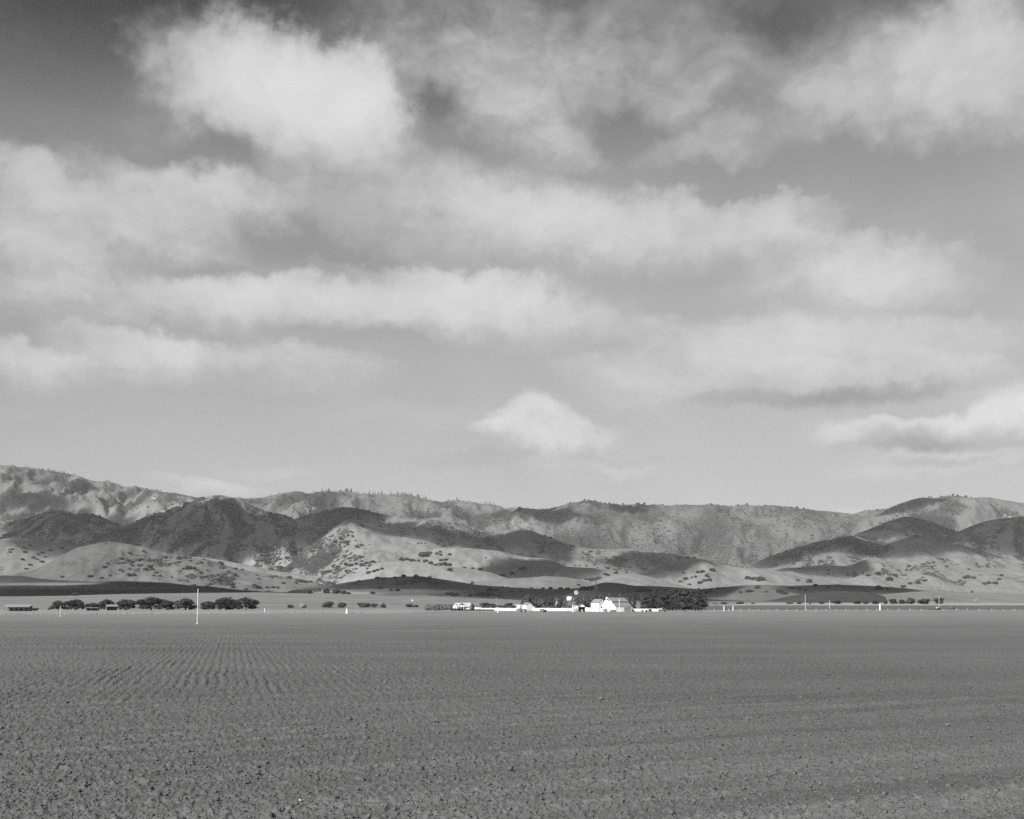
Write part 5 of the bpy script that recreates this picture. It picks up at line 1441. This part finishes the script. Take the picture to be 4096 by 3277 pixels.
pm1 = MB().box(-.2, .2, -.2, .2, .802, .88).mesh('cap', M_WALL2)
for i, x in enumerate(POSTS):
    p = place(x, 2442.3 - 1.0 * (x - 2850) / 1200)
    o = link_mesh('marker_post', pm0); o.location = p
    c = link_mesh('cap', pm1, o)
    k = .75 + .5 * random.random()
    o.scale = (.8, .8, k)
    o.rotation_euler = (R(random.uniform(-3, 3)), R(random.uniform(-4, 4)), R(random.uniform(-10, 10)))
    where = 'between eucalyptus clump and tall mast' if x < 3221 else 'between tall mast and tall standpipe' if x < 3520 else 'between tall standpipe and tractors' if x < 3700 else 'near the tractors'
    tag(o, ordl(where + 'p') + ' white post from left ' + where, 'post', 'white posts ' + where)

# ------------------------------------------------------------------ wagons, truck, tractors
def wheel_mesh(r, w, m_t=M_TYRE):
    b = MB()
    b.lathe([(r * .55, -w / 2), (r, -w / 2), (r, w / 2), (r * .55, w / 2)], 16)
    return b.mesh('tyre', m_t)
def wheel(parent, x, y, r, w):
    ty = link_mesh('wheel', wheel_mesh(r, w), parent)
    ty.location = (x, y, r - .02); ty.rotation_euler = (R(90), 0, 0)
    h = MB().lathe([(r * .56, -w * .3), (r * .5, w * .3)], 12).build('hub', M_STEEL, ty)
    return ty
def wagon(px, by, rz, label, ln=3.4, flat=False, box=True):
    t = empty('farm_wagon', on_flat(px, by), rz)
    tag(t, label, 'wagon')
    z = .85
    MB().box(-ln / 2, ln / 2, -.9, .9, z, z + .14).build('deck', M_WOOD, t)
    if box:
        for y in (-.9, .82):
            MB().box(-ln / 2, ln / 2, y, y + .08, z + .145, z + .8).build('side_board', M_WOOD, t)
        for x in (-ln / 2, ln / 2 - .08):
            MB().box(x, x + .08, -.81, .81, z + .145, z + .8).build('end_board', M_WOOD, t)
    for x in (-ln * .34, ln * .34):
        MB().tube((x, -.85, .45), (x, .85, .45), .06, .06, 6).build('axle', M_WOOD, t)
        for y in (-1.0, 1.0):
            wheel(t, x, y, .45, .12)
    MB().tube((ln / 2, 0, z - .1), (ln / 2 + 1.3, 0, .45), .05, .05, 6).build('drawbar', M_WOOD, t)
    return t
wagon(2094, 2448.6, R(4), 'dark low farm wagon in front of the small white shed', 2.9)
wagon(2169, 2448.8, R(-6), 'dark box wagon in front of the white board fence', 2.0)
t = empty('seed_drill', on_flat(2181, 2448.8), R(10))
tag(t, 'dark two wheeled implement right beside the box wagon', 'implement')
MB().box(-.5, .5, -.7, .7, .6, 1.1).build('hopper', M_PAINT, t)
MB().tube((0, -.9, .5), (0, .9, .5), .05, .05, 6).build('axle', M_WOOD, t)
for y in (-.95, .95): wheel(t, 0, y, .62, .1)
MB().tube((.4, 0, .7), (-1.4, 0, .5), .05, .05, 6).build('drawbar', M_WOOD, t)
wagon(2578, 2447, R(3), 'dark flat topped wagon before the right white fence', 3.2, True, False)
t = empty('farm_truck', on_flat(2650, 2446.5), R(12))
tag(t, 'dark old farm truck parked under the left edge of the eucalyptus clump', 'truck')
MB().prism([(-2.3, .55), (2.2, .55), (2.2, 1.0), (1.95, 1.35), (.75, 1.4), (.55, 2.0), (-.45, 2.05), (-.6, 1.2), (-2.3, 1.2)], -.75, .75).build('body', M_PAINT, t)
MB().prism([(-.4, 1.45), (.45, 1.45), (.36, 1.92), (-.36, 1.95)], -.78, -.755).build('side_window', M_GLASS, t)
MB().box(-.5, .62, -.78, .78, 2.055, 2.11).build('cab_roof', M_TIN, t)
for y in (-.86, .78): MB().box(-2.3, -.62, y, y + .08, 1.0, 1.65).build('bed_side', M_TIN, t)
for x in (-1.5, 1.5):
    for y in (-.8, .8): wheel(t, x, y, .42, .2)
for y in (-.5, .5):
    MB().lathe([(.14, 0), (.14, .12)], 12).build('headlight', M_STEEL, t).location = (2.21, y, 1.02)
def tractor(px, by, rz, label, pale):
    t = empty('tractor', place(px, by), rz)
    tag(t, label, 'tractor', None)
    t.scale = (1.25, 1.25, 1.25)
    MB().box(-.2, 1.75, -.3, .3, .85, 1.45).build('hood', M_TIN if pale else M_PAINT, t)
    MB().box(-.95, -.2, -.32, .32, .7, 1.15).build('gearbox', M_PAINT, t)
    MB().box(1.755, 1.85, -.33, .33, .75, 1.5).build('radiator', M_PAINT, t)
    MB().tube((1.1, .1, 1.45), (1.1, .1, 2.15), .05, .05, 8).build('exhaust', M_PAINT, t)
    MB().prism([(-1.0, 1.35), (-.5, 1.35), (-.5, 1.42), (-.92, 1.45), (-1.02, 1.85), (-1.1, 1.85)], -.28, .28).build('seat', M_PAINT, t)
    MB().tube((-.15, 0, 1.4), (-.4, 0, 1.75), .03, .03, 6).build('steering_column', M_PAINT, t)
    sw = MB().lathe([(.2, 0), (.24, .02), (.2, .04)], 12).build('steering_wheel', M_TYRE, t); sw.location = (-.42, 0, 1.76); sw.rotation_euler = (0, R(-50), 0)
    for y in (-.72, .72):
        wheel(t, -.65, y, .78, .34)
        wheel(t, 1.4, y * .8, .42, .2)
        MB().prism([(-1.5, 1.2), (-1.1, 1.62), (-.3, 1.62), (.1, 1.3), (.1, 1.36), (-.28, 1.7), (-1.12, 1.7), (-1.56, 1.24)], y - .2, y + .2).build('fender', M_TIN if pale else M_PAINT, t)
    return t
tractor(3750, 2439.5, R(200), 'dark tractor with a pale hood below the thin mast, drawing a low implement', True)
t = empty('disc_harrow', place(3724, 2440), R(4))
tag(t, 'low dark harrow on the ground left of the first tractor', 'implement')
MB().box(-2.6, 2.6, -.1, .1, .5, .65).build('frame', M_PAINT, t)
dm = MB().lathe([(.32, -.02), (.32, .02)], 12).mesh('disc', M_PAINT)
for k in range(12):
    o = link_mesh('disc', dm, t); o.location = (-2.5 + k * .455, .12, .3); o.rotation_euler = (0, R(90), R(12))
MB().tube((2.5, 0, .55), (4.3, .3, .6), .06, .06, 6).build('drawbar', M_PAINT, t)
tractor(3812, 2439, R(160), 'dark tractor standing farther right with its wheels turned', False)
t = empty('plough', place(3826, 2439.3), R(-8))
tag(t, 'dark trailing plough just right of the second tractor', 'implement')
MB().tube((-1.4, 0, .8), (1.8, 0, .55), .08, .08, 6).build('beam', M_PAINT, t)
for k in range(3):
    MB().prism([(-.9 + k * .9, .6), (-.75 + k * .9, .7), (-.55 + k * .9, .05), (-.95 + k * .9, -.02)], -.05, .2).build('share', M_STEEL, t)
wheel(t, -.4, .5, .4, .1)
# a pale stone lying in the foreground soil
V, Fc = ico_lump(950, 2, .12)
p = on_flat(1199, 3205)
hh, _ = field_height(np.array([p.x]), np.array([p.y]))
o = link_mesh('pebble', np_mesh('pebble', V * np.array([.027, .027, .022]), Fc, True), None, M_PEBBLE)
o.location = (p.x, p.y, float(hh[0]) + .012)
tag(o, 'single white pebble lying on the dark soil in the near field', 'pebble')
